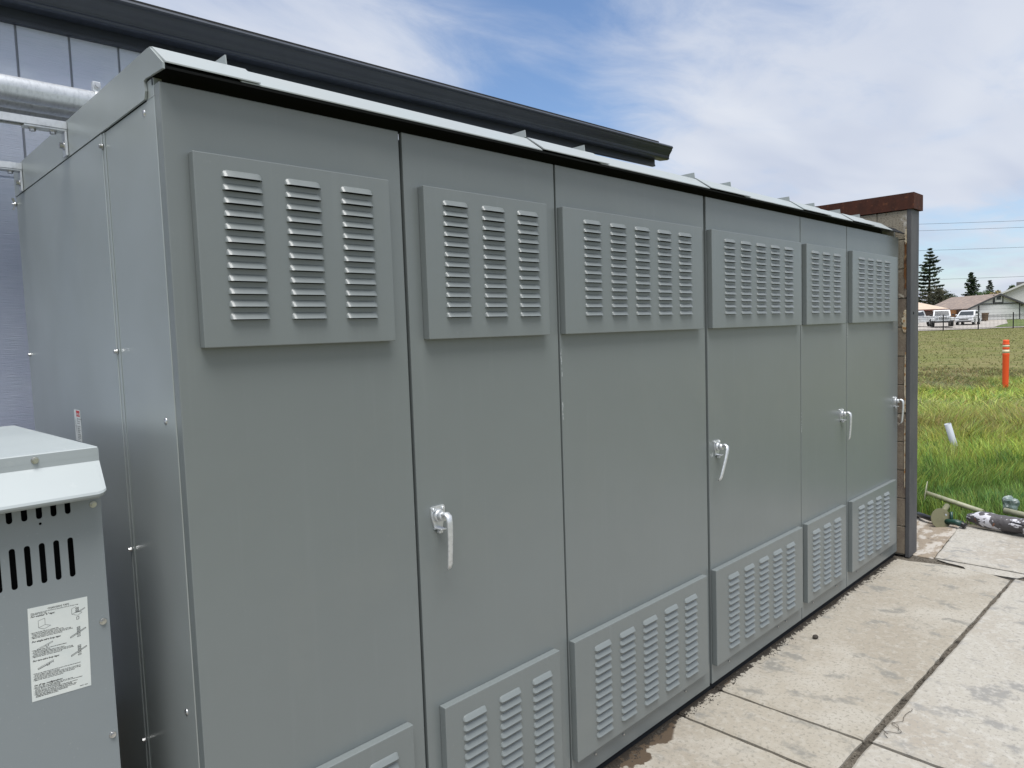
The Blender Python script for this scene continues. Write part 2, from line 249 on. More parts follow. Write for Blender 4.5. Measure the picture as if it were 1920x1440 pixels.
# ------------------------------------------------------------------ mesh builder
class MB:
    def __init__(s): s.v = []; s.f = []; s.m = []; s.sm = []
    def add(s, vs, fs, mi=0, smooth=False):
        o = len(s.v); s.v += [tuple(p) for p in vs]
        for f in fs: s.f.append(tuple(i + o for i in f)); s.m.append(mi); s.sm.append(smooth)
        return s
    def box(s, x0, x1, y0, y1, z0, z1, mi=0, bev=0.0, seg=1):
        bm = bmesh.new(); bmesh.ops.create_cube(bm, size=1)
        for v in bm.verts: v.co = Vector(((x0 + x1) / 2 + v.co.x * (x1 - x0), (y0 + y1) / 2 + v.co.y * (y1 - y0), (z0 + z1) / 2 + v.co.z * (z1 - z0)))
        if bev: bmesh.ops.bevel(bm, geom=list(bm.edges), offset=bev, segments=seg, affect='EDGES', profile=0.5)
        s.frombm(bm, mi, False); return s
    def frombm(s, bm, mi=0, smooth=False, mx=None):
        bm.verts.ensure_lookup_table(); bm.verts.index_update()
        s.add([(mx @ v.co) if mx else v.co for v in bm.verts], [[v.index for v in f.verts] for f in bm.faces], mi, smooth); bm.free(); return s
    def cyl(s, p0, p1, r0, r1=None, n=12, mi=0, caps=True, smooth=True):
        p0, p1 = Vector(p0), Vector(p1); r1 = r0 if r1 is None else r1; d = (p1 - p0).normalized()
        a_ = d.orthogonal().normalized(); b_ = d.cross(a_); vs = []
        for p, r in ((p0, r0), (p1, r1)):
            for i in range(n):
                t = 2 * math.pi * i / n; vs.append(p + (a_ * math.cos(t) + b_ * math.sin(t)) * r)
        s.add(vs, [(i, (i + 1) % n, n + (i + 1) % n, n + i) for i in range(n)], mi, smooth)
        if caps: s.add(vs[:n], [tuple(range(n))[::-1]], mi); s.add(vs[n:], [tuple(range(n))], mi)
        return s
    def tube(s, pts, rs, n=8, mi=0, sq=None, smooth=True, fx=False):
        pts = [Vector(p) for p in pts]
        if isinstance(rs, (int, float)): rs = [rs] * len(pts)
        up = Vector((0, 0, 1)); rings = []
        for i, p in enumerate(pts):
            d = (pts[min(i + 1, len(pts) - 1)] - pts[max(i - 1, 0)]).normalized()
            a_ = d.cross(up); a_ = a_.normalized() if a_.length > 0.05 else d.cross(Vector((1, 0, 0))).normalized(); b_ = a_.cross(d)
            if fx: a_ = Vector((1, 0, 0)); b_ = d.cross(a_).normalized()
            sx_, sy_ = sq if sq else (1, 1)
            rings.append([p + (a_ * math.cos(2 * math.pi * k / n) * sx_ + b_ * math.sin(2 * math.pi * k / n) * sy_) * rs[i] for k in range(n)])
        vs = [q for r_ in rings for q in r_]; fs = []
        for i in range(len(rings) - 1):
            for k in range(n): fs.append((i * n + k, i * n + (k + 1) % n, (i + 1) * n + (k + 1) % n, (i + 1) * n + k))
        s.add(vs, fs, mi, smooth); s.add(rings[0], [tuple(range(n))], mi); s.add(rings[-1], [tuple(range(n))], mi); return s
    def extr(s, prof, x0, x1, axis='x', mi=0, smooth=False, closed=True):
        """profile of (a,b) pairs extruded: axis x -> (x,a,b); axis y -> (a,y,b); axis z -> (a,b,z)"""
        def P(x, q): return {'x': (x, q[0], q[1]), 'y': (q[0], x, q[1]), 'z': (q[0], q[1], x)}[axis]
        n = len(prof); vs = [P(x0, q) for q in prof] + [P(x1, q) for q in prof]
        s.add(vs, [(i, (i + 1) % n, n + (i + 1) % n, n + i) for i in range(n if closed else n - 1)], mi, smooth)
        if closed: s.add(vs[:n], [tuple(range(n))], mi); s.add(vs[n:], [tuple(range(n))], mi)
        return s
    def bolt(s, p, axis, r=0.006, h=0.005, mi=0, washer=True):
        p = Vector(p); ax = Vector(axis)
        if washer: s.cyl(p, p + ax * 0.0015, r * 1.5, r * 1.4, 14, mi)
        s.cyl(p, p + ax * h, r, r * 0.97, 6, mi, smooth=False); return s
    def mesh(s, name, mats):
        me = bpy.data.meshes.new(name); me.from_pydata(s.v, [], s.f)
        for m_ in (mats if isinstance(mats, (list, tuple)) else [mats]): me.materials.append(MATS[m_])
        me.polygons.foreach_set('material_index', s.m); me.polygons.foreach_set('use_smooth', s.sm)
        bm = bmesh.new(); bm.from_mesh(me); bmesh.ops.remove_doubles(bm, verts=bm.verts, dist=1e-6); bmesh.ops.recalc_face_normals(bm, faces=bm.faces); bm.to_mesh(me); bm.free()
        return me
    def build(s, name, mats, parent=None, loc=(0, 0, 0), **k):
        return place(name, s.mesh(name, mats), parent, loc, **k)
def place(name, me, parent=None, loc=(0, 0, 0), rot=(0, 0, 0), label=None, cat=None, group=None, kind=None):
    o = bpy.data.objects.new(name, me); COL.objects.link(o); o.parent = parent; o.location = loc; o.rotation_euler = rot
    tag(o, label, cat, group, kind); return o
def tag(o, label=None, cat=None, group=None, kind=None):
    if label: o['label'] = label
    if cat: o['category'] = cat
    if group: o['group'] = group
    if kind: o['kind'] = kind
def thing(name, label, cat, loc=(0, 0, 0), rotz=0, group=None):
    return place(name, None, None, loc, (0, 0, rotz), label, cat, group)
def fillcurve(loops, depth):
    """planar sheet (xy) with holes, extruded by depth; returns (verts, faces)"""
    cu_ = bpy.data.curves.new('t', 'CURVE'); cu_.dimensions = '2D'; cu_.fill_mode = 'BOTH'; cu_.extrude = depth / 2
    for lp in loops:
        sp = cu_.splines.new('POLY'); sp.points.add(len(lp) - 1); sp.use_cyclic_u = True
        for i, q in enumerate(lp): sp.points[i].co = (q[0], q[1], 0, 1)
    o = bpy.data.objects.new('t', cu_); me = o.to_mesh(); r_ = ([v.co.copy() for v in me.vertices], [tuple(p.vertices) for p in me.polygons])
    o.to_mesh_clear(); bpy.data.objects.remove(o); bpy.data.curves.remove(cu_); return r_
def textverts(body, size, shear=0.0, bold=0.0):
    cu_ = bpy.data.curves.new('t', 'FONT'); cu_.body = body; cu_.size = size; cu_.resolution_u = 1; cu_.shear = shear; cu_.offset = bold
    o = bpy.data.objects.new('t', cu_); COL.objects.link(o); bpy.context.view_layer.update(); dg = bpy.context.evaluated_depsgraph_get()
    ev = o.evaluated_get(dg); me = ev.to_mesh(); r_ = ([v.co.copy() for v in me.vertices], [tuple(p.vertices) for p in me.polygons])
    ev.to_mesh_clear(); bpy.data.objects.remove(o); bpy.data.curves.remove(cu_); return r_

# ------------------------------------------------------------------ terrain, street frame
CX, CY = -0.5966, -1.6774; FW = (0.7025, 0.7117); RT = (0.7117, -0.7025)
def SW(u, w): return (CX + RT[0] * u + FW[0] * w, CY + RT[1] * u + FW[1] * w)
SROT = math.atan2(RT[1], RT[0])        # local x runs along u, local y along w
PROF = [(-1e5, 0), (8, 0), (74, 0.44), (78, 0.78), (84, 0.86), (90, 1.28), (1e5, 1.30)]
def zw(w): return float(np.interp(w, [p[0] for p in PROF], [p[1] for p in PROF]))
def zt(x, y): return zw((x - CX) * FW[0] + (y - CY) * FW[1])
us = [-2500, -600, -150, -60, -20, 0, 20, 30, 40, 50, 60, 70, 90, 130, 200, 600, 2500]; ws = [-2500, -600, -100, -20, 8, 20, 40, 60, 74, 78, 84, 90, 100, 150, 300, 1000, 2500]
g = MB(); vs = []
for w_ in ws:
    for u_ in us:
        x, y = SW(u_, w_); vs.append((x, y, zw(w_) - 0.05))
nu = len(us); g.add(vs, [(j * nu + i, j * nu + i + 1, (j + 1) * nu + i + 1, (j + 1) * nu + i) for j in range(len(ws) - 1) for i in range(nu - 1)], 0, True)
g.build('ground', 'field', kind='structure')
def sheet(name, pts, m, lift):
    """polygon strip given as (u0,u1,w) rows"""
    s = MB(); vs = []
    for (u0, u1, w_) in pts:
        for u_ in (u0, u1): x, y = SW(u_, w_); vs.append((x, y, zw(w_) + lift))
    s.add(vs, [(2 * i, 2 * i + 1, 2 * i + 3, 2 * i + 2) for i in range(len(pts) - 1)]); return s.build(name, m, kind='structure')
sheet('driveway', [(34, 50.2, 74.6), (34, 53.5, 78), (34, 58.5, 84), (34, 62.5, 90), (34, 62.5, 92)], 'driveway', 0.0)
sheet('lawn', [(50.2, 90, 75.7), (53.5, 90, 78), (58.5, 90, 84), (62.5, 90, 89.9)], 'lawn', -0.02)
sheet('sidewalk', [(50.0, 95, 74.7), (50.3, 95, 75.6)], 'driveway', 0.01)

# pavement: bedding + slabs
pav = MB(); pav.add([(-6, -3.3, -0.016), (6.32, -3.3, -0.016), (6.32, 3, -0.016), (-6, 3, -0.016)], [(0, 1, 2, 3)]); pav.add([(-6, -3.3, -0.016), (6.32, -3.3, -0.016), (6.32, 3, -0.016), (-6, 3, -0.016), (-6, -3.3, -0.2), (6.32, -3.3, -0.2), (6.32, 3, -0.2), (-6, 3, -0.2)], [(0, 1, 5, 4), (1, 2, 6, 5), (2, 3, 7, 6), (3, 0, 4, 7)])
pavement = pav.build('pavement', 'joint_dirt', kind='structure')
def slab(poly, m='concrete', dz=0.0, rough=0.004, name='concrete_slab', label=None):
    pts = []; n = len(poly)
    for i in range(n):
        a_, b_ = Vector(poly[i]), Vector(poly[(i + 1) % n]); d = b_ - a_; L_ = d.length; k = max(1, int(L_ / 0.045)); nn = Vector((d.y, -d.x)).normalized()
        ph = random.random() * 9
        for j in range(k):
            t = j / k; w_ = (math.sin(t * L_ * 7 + ph) * 0.35 + random.uniform(-1, 1) * 0.7) * rough if j else 0
            pts.append(a_ + d * t + nn * w_)
    c = sum(pts, Vector((0, 0))) / len(pts); m_ = MB(); n = len(pts)
    ins = []
    for i, q in enumerate(pts):
        t_ = (pts[(i + 1) % n] - pts[i - 1]); nn = Vector((-t_.y, t_.x)).normalized(); ins.append(q + nn * (0.007 + random.random() * 0.004))
    m_.add([(q.x, q.y, dz) for q in ins], [tuple(range(n))], 0)
    m_.add([(q.x, q.y, dz) for q in ins] + [(q.x, q.y, dz - 0.006) for q in pts], [(i, (i + 1) % n, n + (i + 1) % n, n + i) for i in range(n)], 0, True)
    m_.add([(q.x, q.y, dz - 0.006) for q in pts] + [(q.x, q.y, -0.1) for q in pts], [(i, (i + 1) % n, n + (i + 1) % n, n + i) for i in range(n)], 0)
    me = bpy.data.meshes.new(name); me.from_pydata(m_.v, [], m_.f); me.materials.append(MATS[m])
    bm = bmesh.new(); bm.from_mesh(me); bmesh.ops.remove_doubles(bm, verts=bm.verts, dist=1e-6); bmesh.ops.recalc_face_normals(bm, faces=bm.faces); bm.to_mesh(me); bm.free()
    return place(name, me, pavement, label=label)
def rect(x0, x1, y0, y1): return [(x0, y0), (x1, y0), (x1, y1), (x0, y1)]
slab([(2.372, -0.655), (4.86, -0.700), (4.905, -0.60), (4.93, -0.30), (4.87, -0.10), (4.93, 0.9), (2.352, 0.9)])
slab([(2.052, -0.650), (2.356, -0.655), (2.338, 0.9), (2.046, 0.9)])
slab([(-0.15, -0.625), (2.036, -0.650), (2.032, 0.9), (-0.15, 0.9)])
slab([(-2.6, -0.60), (-0.165, -0.625), (-0.165, 0.9), (-2.6, 0.9)])
slab([(2.388, -3.2), (4.86, -3.2), (4.90, -0.717), (2.384, -0.686)], 'concrete_pale')
slab([(-0.15, -3.2), (2.368, -3.2), (2.364, -0.688), (-0.15, -0.655)], 'concrete_pale')
slab([(-2.6, -3.2), (-0.165, -3.2), (-0.165, -0.655), (-2.6, -0.625)], 'concrete')
slab([(-6, -3.2), (-2.615, -3.2), (-2.615, 0.9), (-6, 0.9)])
slab([(5.055, -3.2), (6.12, -3.2), (6.09, -0.7), (6.06, -0.135), (5.06, -0.215)], 'concrete_pale', 0.004)
slab([(5.045, -0.205), (6.13, -0.124), (6.36, 0.9), (5.2, 0.9), (5.17, -0.04), (5.05, -0.06)], 'concrete_brown', -0.003)
slab([(4.915, -0.45), (4.975, -0.42), (5.035, -0.235), (5.03, -0.76), (4.93, -0.72)], 'concrete_pale', -0.003, 0.006, 'broken_chip', 'broken off sliver of concrete in the expansion joint')
# grit along the foot of the cabinet and in the joints
def grit(n, fn, s0, s1):
    m_ = MB()
    for i in range(n):
        x, y, z = fn(); r_ = random.uniform(s0, s1); bm = bmesh.new(); bmesh.ops.create_icosphere(bm, subdivisions=1, radius=r_)
        for v in bm.verts: v.co *= random.uniform(0.6, 1.1); v.co.z *= 0.6
        m_.frombm(bm, 0, False, Matrix.Translation((x, y, z + r_ * 0.3)))
    return m_
def fgrit():
    x = random.uniform(0.4, 4.9); w_ = 0.038 + 0.02 * math.sin(x * 9) + 0.012 * math.sin(x * 31 + 1); return (x, -abs(random.gauss(0, 0.5)) * w_ - 0.001 + 0.006, 0)
grit(2600, fgrit, 0.001, 0.0045).build('grit', 'grit', kind='stuff')
def fj():
    k = random.random()
    if k < 0.6: x = random.uniform(0.9, 4.9); return (x, -0.655 - 0.018 * (x - 2) / 2.6 - 0.012 + random.gauss(0, 0.009), -0.014)
    if k < 0.8: return (4.98 + random.gauss(0, 0.02), random.uniform(-0.8, 0), -0.015)
    if k < 0.9: return (2.044 + random.gauss(0, 0.005), random.uniform(-0.65, 0), -0.014)
    return (2.364 + random.gauss(0, 0.005), random.uniform(-1.2, 0), -0.014)
grit(900, fj, 0.0015, 0.005).build('joint_gravel', 'joint_dirt', kind='stuff')
bm = bmesh.new(); bmesh.ops.create_icosphere(bm, subdivisions=2, radius=0.015)
for v in bm.verts: v.co.x *= 1.25 + random.uniform(-.1, .1); v.co.z *= 0.75
MB().frombm(bm, 0, True).build('pebble', 'grit', loc=(3.187, -0.125, 0.009), label='small dark pebble lying alone on the pale concrete slab in front of the grey doors', cat='pebble')
m_ = MB().tube([(2.44 + 0.30 * t / 30, -0.725 + 0.030 * math.sin(t * 0.62) * (0.5 + 0.5 * math.sin(t * .21)), 0.003 + 0.004 * abs(math.sin(t * .5))) for t in range(31)], 0.0011, 5)
m_.tube([(2.52 + 0.05 * math.sin(t * .3), -0.71 - 0.03 * math.cos(t * .33), 0.004 + 0.003 * math.sin(t * .4)) for t in range(16)], 0.0009, 5)
m_.build('dry_weed_stem', 'joint_dirt', label='thin dry curled weed stem lying along the long joint between concrete slabs', cat='weed')

# ------------------------------------------------------------------ switchgear
SG = thing('electrical_cabinet', 'long grey steel electrical switchgear cabinet with six louvered doors under a pale roof', 'electrical cabinet', (0, 0, 0))
EX = [(0.001, 0.641), (0.652, 1.2965), (1.3055, 2.294), (2.3145, 3.3035), (3.3105, 3.970), (3.977, 4.933)]
W_ALL = 4.935; DEP = 1.475
MB().box(0.006, W_ALL - 0.004, 0.037, DEP, 0.02, 2.30, 0).build('body', 'near_black', SG)
for i, (x0, x1) in enumerate(EX):
    z0 = 0.034; m_ = MB().box(x0, x1, 0.0, 0.034, z0, 2.290, 0, 0.0022, 2)
    d_ = m_.build('door', 'cabinet_paint', SG)
MB().box(0.004, W_ALL - 0.002, 0.014, 0.05, 0.0, 0.033, 0).build('plinth', 'near_black', SG)
# left side: corner panel, rear panel
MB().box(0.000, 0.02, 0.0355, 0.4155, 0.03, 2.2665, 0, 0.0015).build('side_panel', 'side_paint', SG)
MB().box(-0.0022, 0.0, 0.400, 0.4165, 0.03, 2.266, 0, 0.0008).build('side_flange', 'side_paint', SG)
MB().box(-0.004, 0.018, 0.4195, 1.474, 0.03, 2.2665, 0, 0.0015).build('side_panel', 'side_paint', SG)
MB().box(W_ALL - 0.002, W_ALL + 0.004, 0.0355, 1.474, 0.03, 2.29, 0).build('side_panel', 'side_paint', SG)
# side cap of the roof
MB().box(0.0005, 0.02, 0.0352, 0.085, 2.2668, 2.3075, 0, 0.001).build('corner_fill', 'side_paint', SG)
cap = [(-0.044, 2.3035), (-0.0445, 2.316), (0.024, 2.3665), (0.040, 2.3700), (1.474, 2.3700), (1.480, 2.2685), (0.078, 2.2685), (0.070, 2.285), (0.0745, 2.308), (0.066, 2.3105)]
MB().extr(cap, -0.0055, -0.0005, 'x').build('roof_side_band', 'side_paint', SG)
MB().extr([(-0.043, 2.3105), (0.026, 2.3560), (0.033, 2.3560), (0.033, 2.3480), (-0.036, 2.3085), (-0.040, 2.306)], -0.0003, 4.93, 'x').build('roof_soffit', 'near_black', SG)  # near-black strip along the underside of the roof lip
hd = MB().box(-0.0005, 4.944, 0.036, 0.042, 2.291, 2.36).build('header', 'near_black', SG)
# roof panels, each with a front slope and a folded lip; overlapping joints
JX = [-0.0005, 0.168, 1.193, 1.507, 2.274, 2.600, 3.241, 3.570, 3.948, 4.275, 4.66]
def roofprof(o): return [(-0.046 - o, 2.3145 + o), (0.026, 2.3668 + o), (0.040, 2.3705 + o), (1.47, 2.3705 + o), (1.47, 2.3665 + o), (0.041, 2.3665 + o), (0.028, 2.3628 + o), (-0.042 - o, 2.3125 + o), (-0.046 - o, 2.3115 + o)]
for i in range(len(JX) - 1):
    o = 0.004 if i % 2 == 0 else 0.0; x0, x1 = JX[i], JX[i + 1]
    if i % 2 == 0: x1 += 0.045; x0 += (0.006 if i else 0)
    MB().extr(roofprof(o), x0, x1, 'x').build('roof_panel', 'roof_paint', SG)
for i, x in enumerate(JX[1:-1]):          # standing seams running back from the ridge
    s_ = MB(); h = 0.024; s_.add([(x - 0.0015, 0.028, 2.371), (x + 0.0015, 0.028, 2.371), (x + 0.0015, 0.031, 2.371 + h), (x - 0.0015, 0.031, 2.371 + h), (x - 0.0015, 1.46, 2.371), (x + 0.0015, 1.46, 2.371), (x + 0.0015, 1.46, 2.371 + h), (x - 0.0015, 1.46, 2.371 + h)],
          [(0, 1, 2, 3), (4, 5, 6, 7), (0, 4, 7, 3), (1, 5, 6, 2), (3, 2, 6, 7)])
    s_.build('roof_seam', 'roof_paint', SG)
MB().extr([(0.03, 2.30), (0.03, 2.345), (0.12, 2.345), (0.12, 2.30)], 4.70, 4.962, 'x').build('roof_end_bracket', 'cabinet_paint', SG)
# louvered covers
def louver_mesh():
    m_ = MB(); W, H, D, rc = 0.0985, 0.0165, 0.0115, 0.012; nx, nj = 10, 4
    xs = [-W / 2, -W / 2 + 0.002, -W / 2 + 0.006, -W / 2 + 0.012, -W / 6, 0, W / 6, W / 2 - 0.012, W / 2 - 0.006, W / 2 - 0.002, W / 2]; vs = []
    for x in xs:
        q = max(0, (abs(x) - (W / 2 - rc)) / rc); e_ = math.sqrt(max(0, 1 - q * q))
        for j in range(nj + 1):
            yy_ = [0, 0.18, 0.46, 0.74, 1.0][j]; zz_ = [1, 0.88, 0.58, 0.28, 0.0][j]; vs.append((x, -D * e_ * yy_, H * (0.25 + 0.75 * e_) * zz_))
    m_.add(vs, [(i * (nj + 1) + j, i * (nj + 1) + j + 1, (i + 1) * (nj + 1) + j + 1, (i + 1) * (nj + 1) + j) for i in range(nx) for j in range(nj)], 0, True)
    zb = 0.0010; bt = [(vs[i * (nj + 1) + nj][0], vs[i * (nj + 1) + nj][1] * 0.93, zb) for i in range(nx + 1)]
    m_.add(bt + [(p[0], -0.0002, zb) for p in bt], [(i, i + 1, nx + 2 + i, nx + 1 + i) for i in range(nx)], 1)
    m_.add([(-W / 2 + .004, -0.0008, 0.001), (W / 2 - .004, -0.0008, 0.001), (W / 2 - .007, -0.0008, -0.0018), (-W / 2 + .007, -0.0008, -0.0018)], [(0, 1, 2, 3)], 1)
    return m_
LM = louver_mesh(); LME = LM.mesh('louver', ['cabinet_paint', 'dark_void'])
CV = [(0.053, 0.582, 3, 0.164), (0.701, 1.226, 3, 0.8185), (1.308, 2.236, 5, 1.468), (2.316, 3.259, 5, 2.4765), (3.325, 3.888, 3, 3.4385), (3.995, 4.826, 4, 4.1465)]
rest = MB(); count = 0; CD = 0.0275
def zi(row, r): return (1.7645 + (11 - r) * 0.02985) if row == 0 else (0.178 + (11 - r) * 0.0305)
for row in (0, 1):
    for ci, (x0, x1, nc, xc) in enumerate(CV):
        z0, z1 = ((1.700, 2.143) if row == 0 else (0.128, 0.583))
        c_ = MB().box(x0, x1, -CD, -0.0008, z0, z1, 0, 0.0020, 2)
        for (bx, bz) in ((x0 + .01, z1 - .012), (x1 - .01, z1 - .012), (x0 + .01, z0 + .012)):
            pass
        cov = c_.build('vent_cover', 'cabinet_paint', SG)
        for k in range(nc):
            for r in range(12):
                xx = xc + k * 0.1560; z = zi(row, r)
                single = (row == 0 and ci <= 3) or (row == 1 and ci in (1, 2)) or (row == 1 and ci == 0 and k == 2)
                if single: place('louver', LME, cov, (xx, -CD - 0.0001, z)); count += 1
                else:
                    o_ = len(rest.v); rest.v += [(p[0] + xx, p[1] - CD - 0.0001, p[2] + z) for p in LM.v]; rest.f += [tuple(i + o_ for i in f) for f in LM.f]; rest.m += LM.m; rest.sm += LM.sm
rest.build('louver_rows', ['cabinet_paint', 'dark_void'], SG, kind='stuff')
# small screws under the lower covers and weld dimples
sc = MB()
for x in (1.44, 1.62, 2.08, 2.47, 3.0, 3.1, 3.45, 3.8, 4.15, 4.6): sc.cyl((x, 0, 0.092), (x, -0.005, 0.092), 0.0035, n=8)
sc.build('screw_row', 'steel_bolt', SG, kind='stuff')
# handles
def handle(x, z, tilt=0.0):
    h = MB()
    pl = [(-0.026, 0.012), (-0.026, 0.030), (-0.022, 0.034), (0.022, 0.034), (0.026, 0.030), (0.026, 0.005), (0.016, -0.030), (0.016, -0.036), (-0.016, -0.036), (-0.016, -0.030), (-0.026, 0.005)]
    h.extr([(a_, b_) for a_, b_ in pl], -0.0045, 0.0002, 'y')
    h.cyl((0, -0.004, 0.005), (0, -0.016, 0.005), 0.020, 0.017, 18); h.cyl((0, -0.016, 0.005), (0, -0.034, 0.005), 0.0145, 0.013, 16)
    h.box(-0.010, 0.010, -0.030, -0.004, -0.036, -0.031, 0, 0.001); h.box(-0.007, 0.007, -0.018, -0.004, -0.048, -0.037, 0, 0.002)
    for s_ in (-1, 1): h.cyl((s_ * 0.018, -0.004, 0.025), (s_ * 0.018, -0.0095, 0.025), 0.006, 0.0045, 10)
    o1 = h.build('handle_base', 'cast_handle', SG, (x, 0, z))
    l_ = MB().tube([(0, -0.030, 0.006), (0, -0.044, 0.010), (0, -0.054, 0.004), (0, -0.058, -0.012), (0, -0.058, -0.05), (0, -0.055, -0.10), (0, -0.052, -0.138), (0, -0.048, -0.150), (0, -0.040, -0.157)],
                   [0.012, 0.012, 0.0115, 0.0105, 0.0098, 0.0092, 0.0088, 0.0080, 0.005], 12, sq=(1.0, 0.62), fx=True)
    ob = l_.build('handle_lever', 'cast_handle', SG, (x, 0, z + 0.004)); ob.rotation_euler = (0, tilt, 0)
for hx, hz, tl in ((0.724, 1.165, 0.0), (2.382, 1.148, R(22)), (3.882, 1.145, 0), (4.860, 1.135, 0)): handle(hx, hz, tl)
for (x, w2, z, h2) in ((0.6425, 0.0045, 2.268, 0.016), (2.2955, 0.007, 2.255, 0.016)): MB().box(x, x + w2, 0.006, 0.03, z, z + h2).build('latch_stop', 'steel_bolt', SG)
def scuff(x, z, w, h, seed):
    rr = random.Random(seed); q = MB()
    for i in range(14):
        cx_, cz_ = x + rr.uniform(-w, w), z + rr.uniform(-h, h); a_, b_ = rr.uniform(.0006, .002), rr.uniform(.002, .010); n_ = 7
        q.add([(cx_ + a_ * math.cos(k * 6.283 / n_) * rr.uniform(.6, 1.2), -0.00025 - 0.00002 * i, cz_ + b_ * math.sin(k * 6.283 / n_) * rr.uniform(.6, 1.2)) for k in range(n_)], [tuple(range(n_))])
    return q.build('scuff_mark', 'scuff_paint', SG, kind='stuff')
scuff(1.310, 1.60, 0.002, 0.045, 1); scuff(1.310, 1.43, 0.0015, 0.03, 2); scuff(3.313, 1.16, 0.002, 0.06, 3); scuff(2.335, 1.12, 0.012, 0.008, 4); scuff(3.978, 1.62, 0.002, 0.05, 5)
# side bolts and wing nut
for (y, z) in ((0.418, 2.233), (0.418, 1.697), (0.420, 1.158), (0.420, 0.619), (1.447, 1.690), (1.447, 1.10)):
    MB().bolt((-0.004, y, z), (-1, 0, 0), 0.0055, 0.008).build('side_bolt', 'steel_bolt', SG)
for (y, z) in ((0.103, 2.244), (0.099, 1.53), (0.094, 0.816)):
    bm = bmesh.new(); bmesh.ops.create_uvsphere(bm, u_segments=14, v_segments=8, radius=1)
    MB().frombm(bm, 0, True, Matrix.Translation((0.0, y, z)) @ Matrix.Diagonal((0.004, 0.0085, 0.0085, 1))).build('round_bolt', 'steel_bolt', SG)
w_ = MB().cyl((-0.003, 1.470, 2.241), (-0.02, 1.470, 2.241), 0.003).cyl((-0.006, 1.470, 2.241), (-0.014, 1.470, 2.241), 0.008, 0.006)
for s_ in (-1, 1): w_.add([(-0.008, 1.47, 2.241 + s_ * 0.004), (-0.013, 1.47, 2.241 + s_ * 0.004), (-0.020, 1.47 - 0.003, 2.241 + s_ * 0.020), (-0.013, 1.47 - 0.003, 2.241 + s_ * 0.022), (-0.008, 1.474, 2.241 + s_ * 0.004), (-0.013, 1.474, 2.241 + s_ * 0.004), (-0.020, 1.471, 2.241 + s_ * 0.020), (-0.013, 1.471, 2.241 + s_ * 0.022)], [(0, 1, 2, 3), (4, 5, 6, 7), (0, 1, 5, 4), (1, 2, 6, 5), (2, 3, 7, 6), (3, 0, 4, 7)])
w_.build('wing_nut', 'steel_bolt', SG)
# danger sticker on the side
st = MB().box(-0.0048, -0.0041, 0.832, 0.898, 1.418, 1.516).build('warning_sticker', 'label_white', SG)
pr = MB(); xq = -0.0050
def sq(y0, y1, z0, z1, mi): pr.add([(xq, y0, z0), (xq, y1, z0), (xq, y1, z1), (xq, y0, z1)], [(0, 1, 2, 3)], mi)
sq(0.834, 0.874, 1.496, 1.5145, 1)
def stx(body, yl, z, size, mi=0, bold=0.0):
    v_, f_ = textverts(body, size, 0, bold); pr.add([(xq - 0.0002, yl - p.x, z + p.y) for p in v_], f_, mi)
stx('DANGER', 0.8725, 1.500, 0.0105, 2, 0.0002)
for t_, z_ in (('HAZARDOUS VOLTAGE', 1.487), ('Will cause severe', 1.480), ('injury or death.', 1.474), ('Turn off all power', 1.464), ('supplying this', 1.458), ('equipment before', 1.452), ('working inside.', 1.446), ('Replace all devices', 1.438), ('doors and covers', 1.433), ('before turning on', 1.428), ('power.', 1.423)): stx(t_, 0.870, z_, 0.0047, 0, 0.0001)
pr.add([(xq, 0.890, 1.495), (xq, 0.886, 1.47), (xq, 0.889, 1.472), (xq, 0.880, 1.436), (xq, 0.883, 1.466), (xq, 0.880, 1.464)], [(0, 1, 2), (1, 2, 4, 5), (2, 3, 4)], 0)
pr.build('sticker_printing', ['print_black', 'print_red', 'label_white'], st)

# ------------------------------------------------------------------ struts, brackets, conduits
def strut(y, z, x0, x1, label):
    t = thing('strut_channel', label, 'metal strut', ((x0 + x1) / 2, y, z), 0, 'strut channels on the cabinet side')
    ox, oy, oz = t.location; H = 0.0205; HV = 0.021; m_ = MB()
    prof = [(-H, 2 * H), (H, 2 * H), (H, 0), (H * .55, 0), (H * .55, .008), (H * .8, .008), (H * .8, 2 * H - .003), (-H * .8, 2 * H - .003), (-H * .8, .008), (-H * .55, .008), (-H * .55, 0), (-H, 0)]
    m_.extr([(a_, (b_ - 2 * H) * (HV / (2 * H))) for a_, b_ in prof], x0 - ox, x1 - ox, 'x'); m_.build('channel', 'galvanised', t)
    b = MB(); L_ = 0.105
    b.box(x1 - ox - L_, x1 - ox, -0.019, 0.019, -HV - 0.0062, -HV - 0.0004, 0, 0.001); b.box(x1 - ox - 0.0062, x1 - ox - 0.0002, -0.019, 0.019, -HV - 0.075, -HV - 0.0064, 0, 0.001)
    b.build('angle_bracket', 'galvanised', t)
    for k in (0.032, 0.082):
        q = MB().cyl((x1 - ox - k, 0, -HV - 0.006), (x1 - ox - k, 0, -HV - 0.0085), 0.0115, n=16).cyl((x1 - ox - k, 0, -HV - 0.0085), (x1 - ox - k, 0, -HV - 0.015), 0.0085, n=6, smooth=False)
        q.cyl((x1 - ox - k, 0, 0.0), (x1 - ox - k, 0, 0.003), 0.010, 0.009, n=14); q.build('bolt', 'steel_bolt', t)
    MB().cyl((x1 - ox - 0.006, 0, -HV - 0.045), (x1 - ox - 0.009, 0, -HV - 0.045), 0.012, n=16).cyl((x1 - ox - 0.009, 0, -HV - 0.045), (x1 - ox - 0.018, 0, -HV - 0.045), 0.008, n=6, smooth=False).build('bolt', 'steel_bolt', t)
strut(0.745, 2.3660, -2.6, -0.0065, 'galvanised strut channel bolted to the cabinet side, nearer of the two')
strut(1.350, 2.3620, -2.6, -0.0065, 'galvanised strut channel bolted near the back edge of the cabinet side')
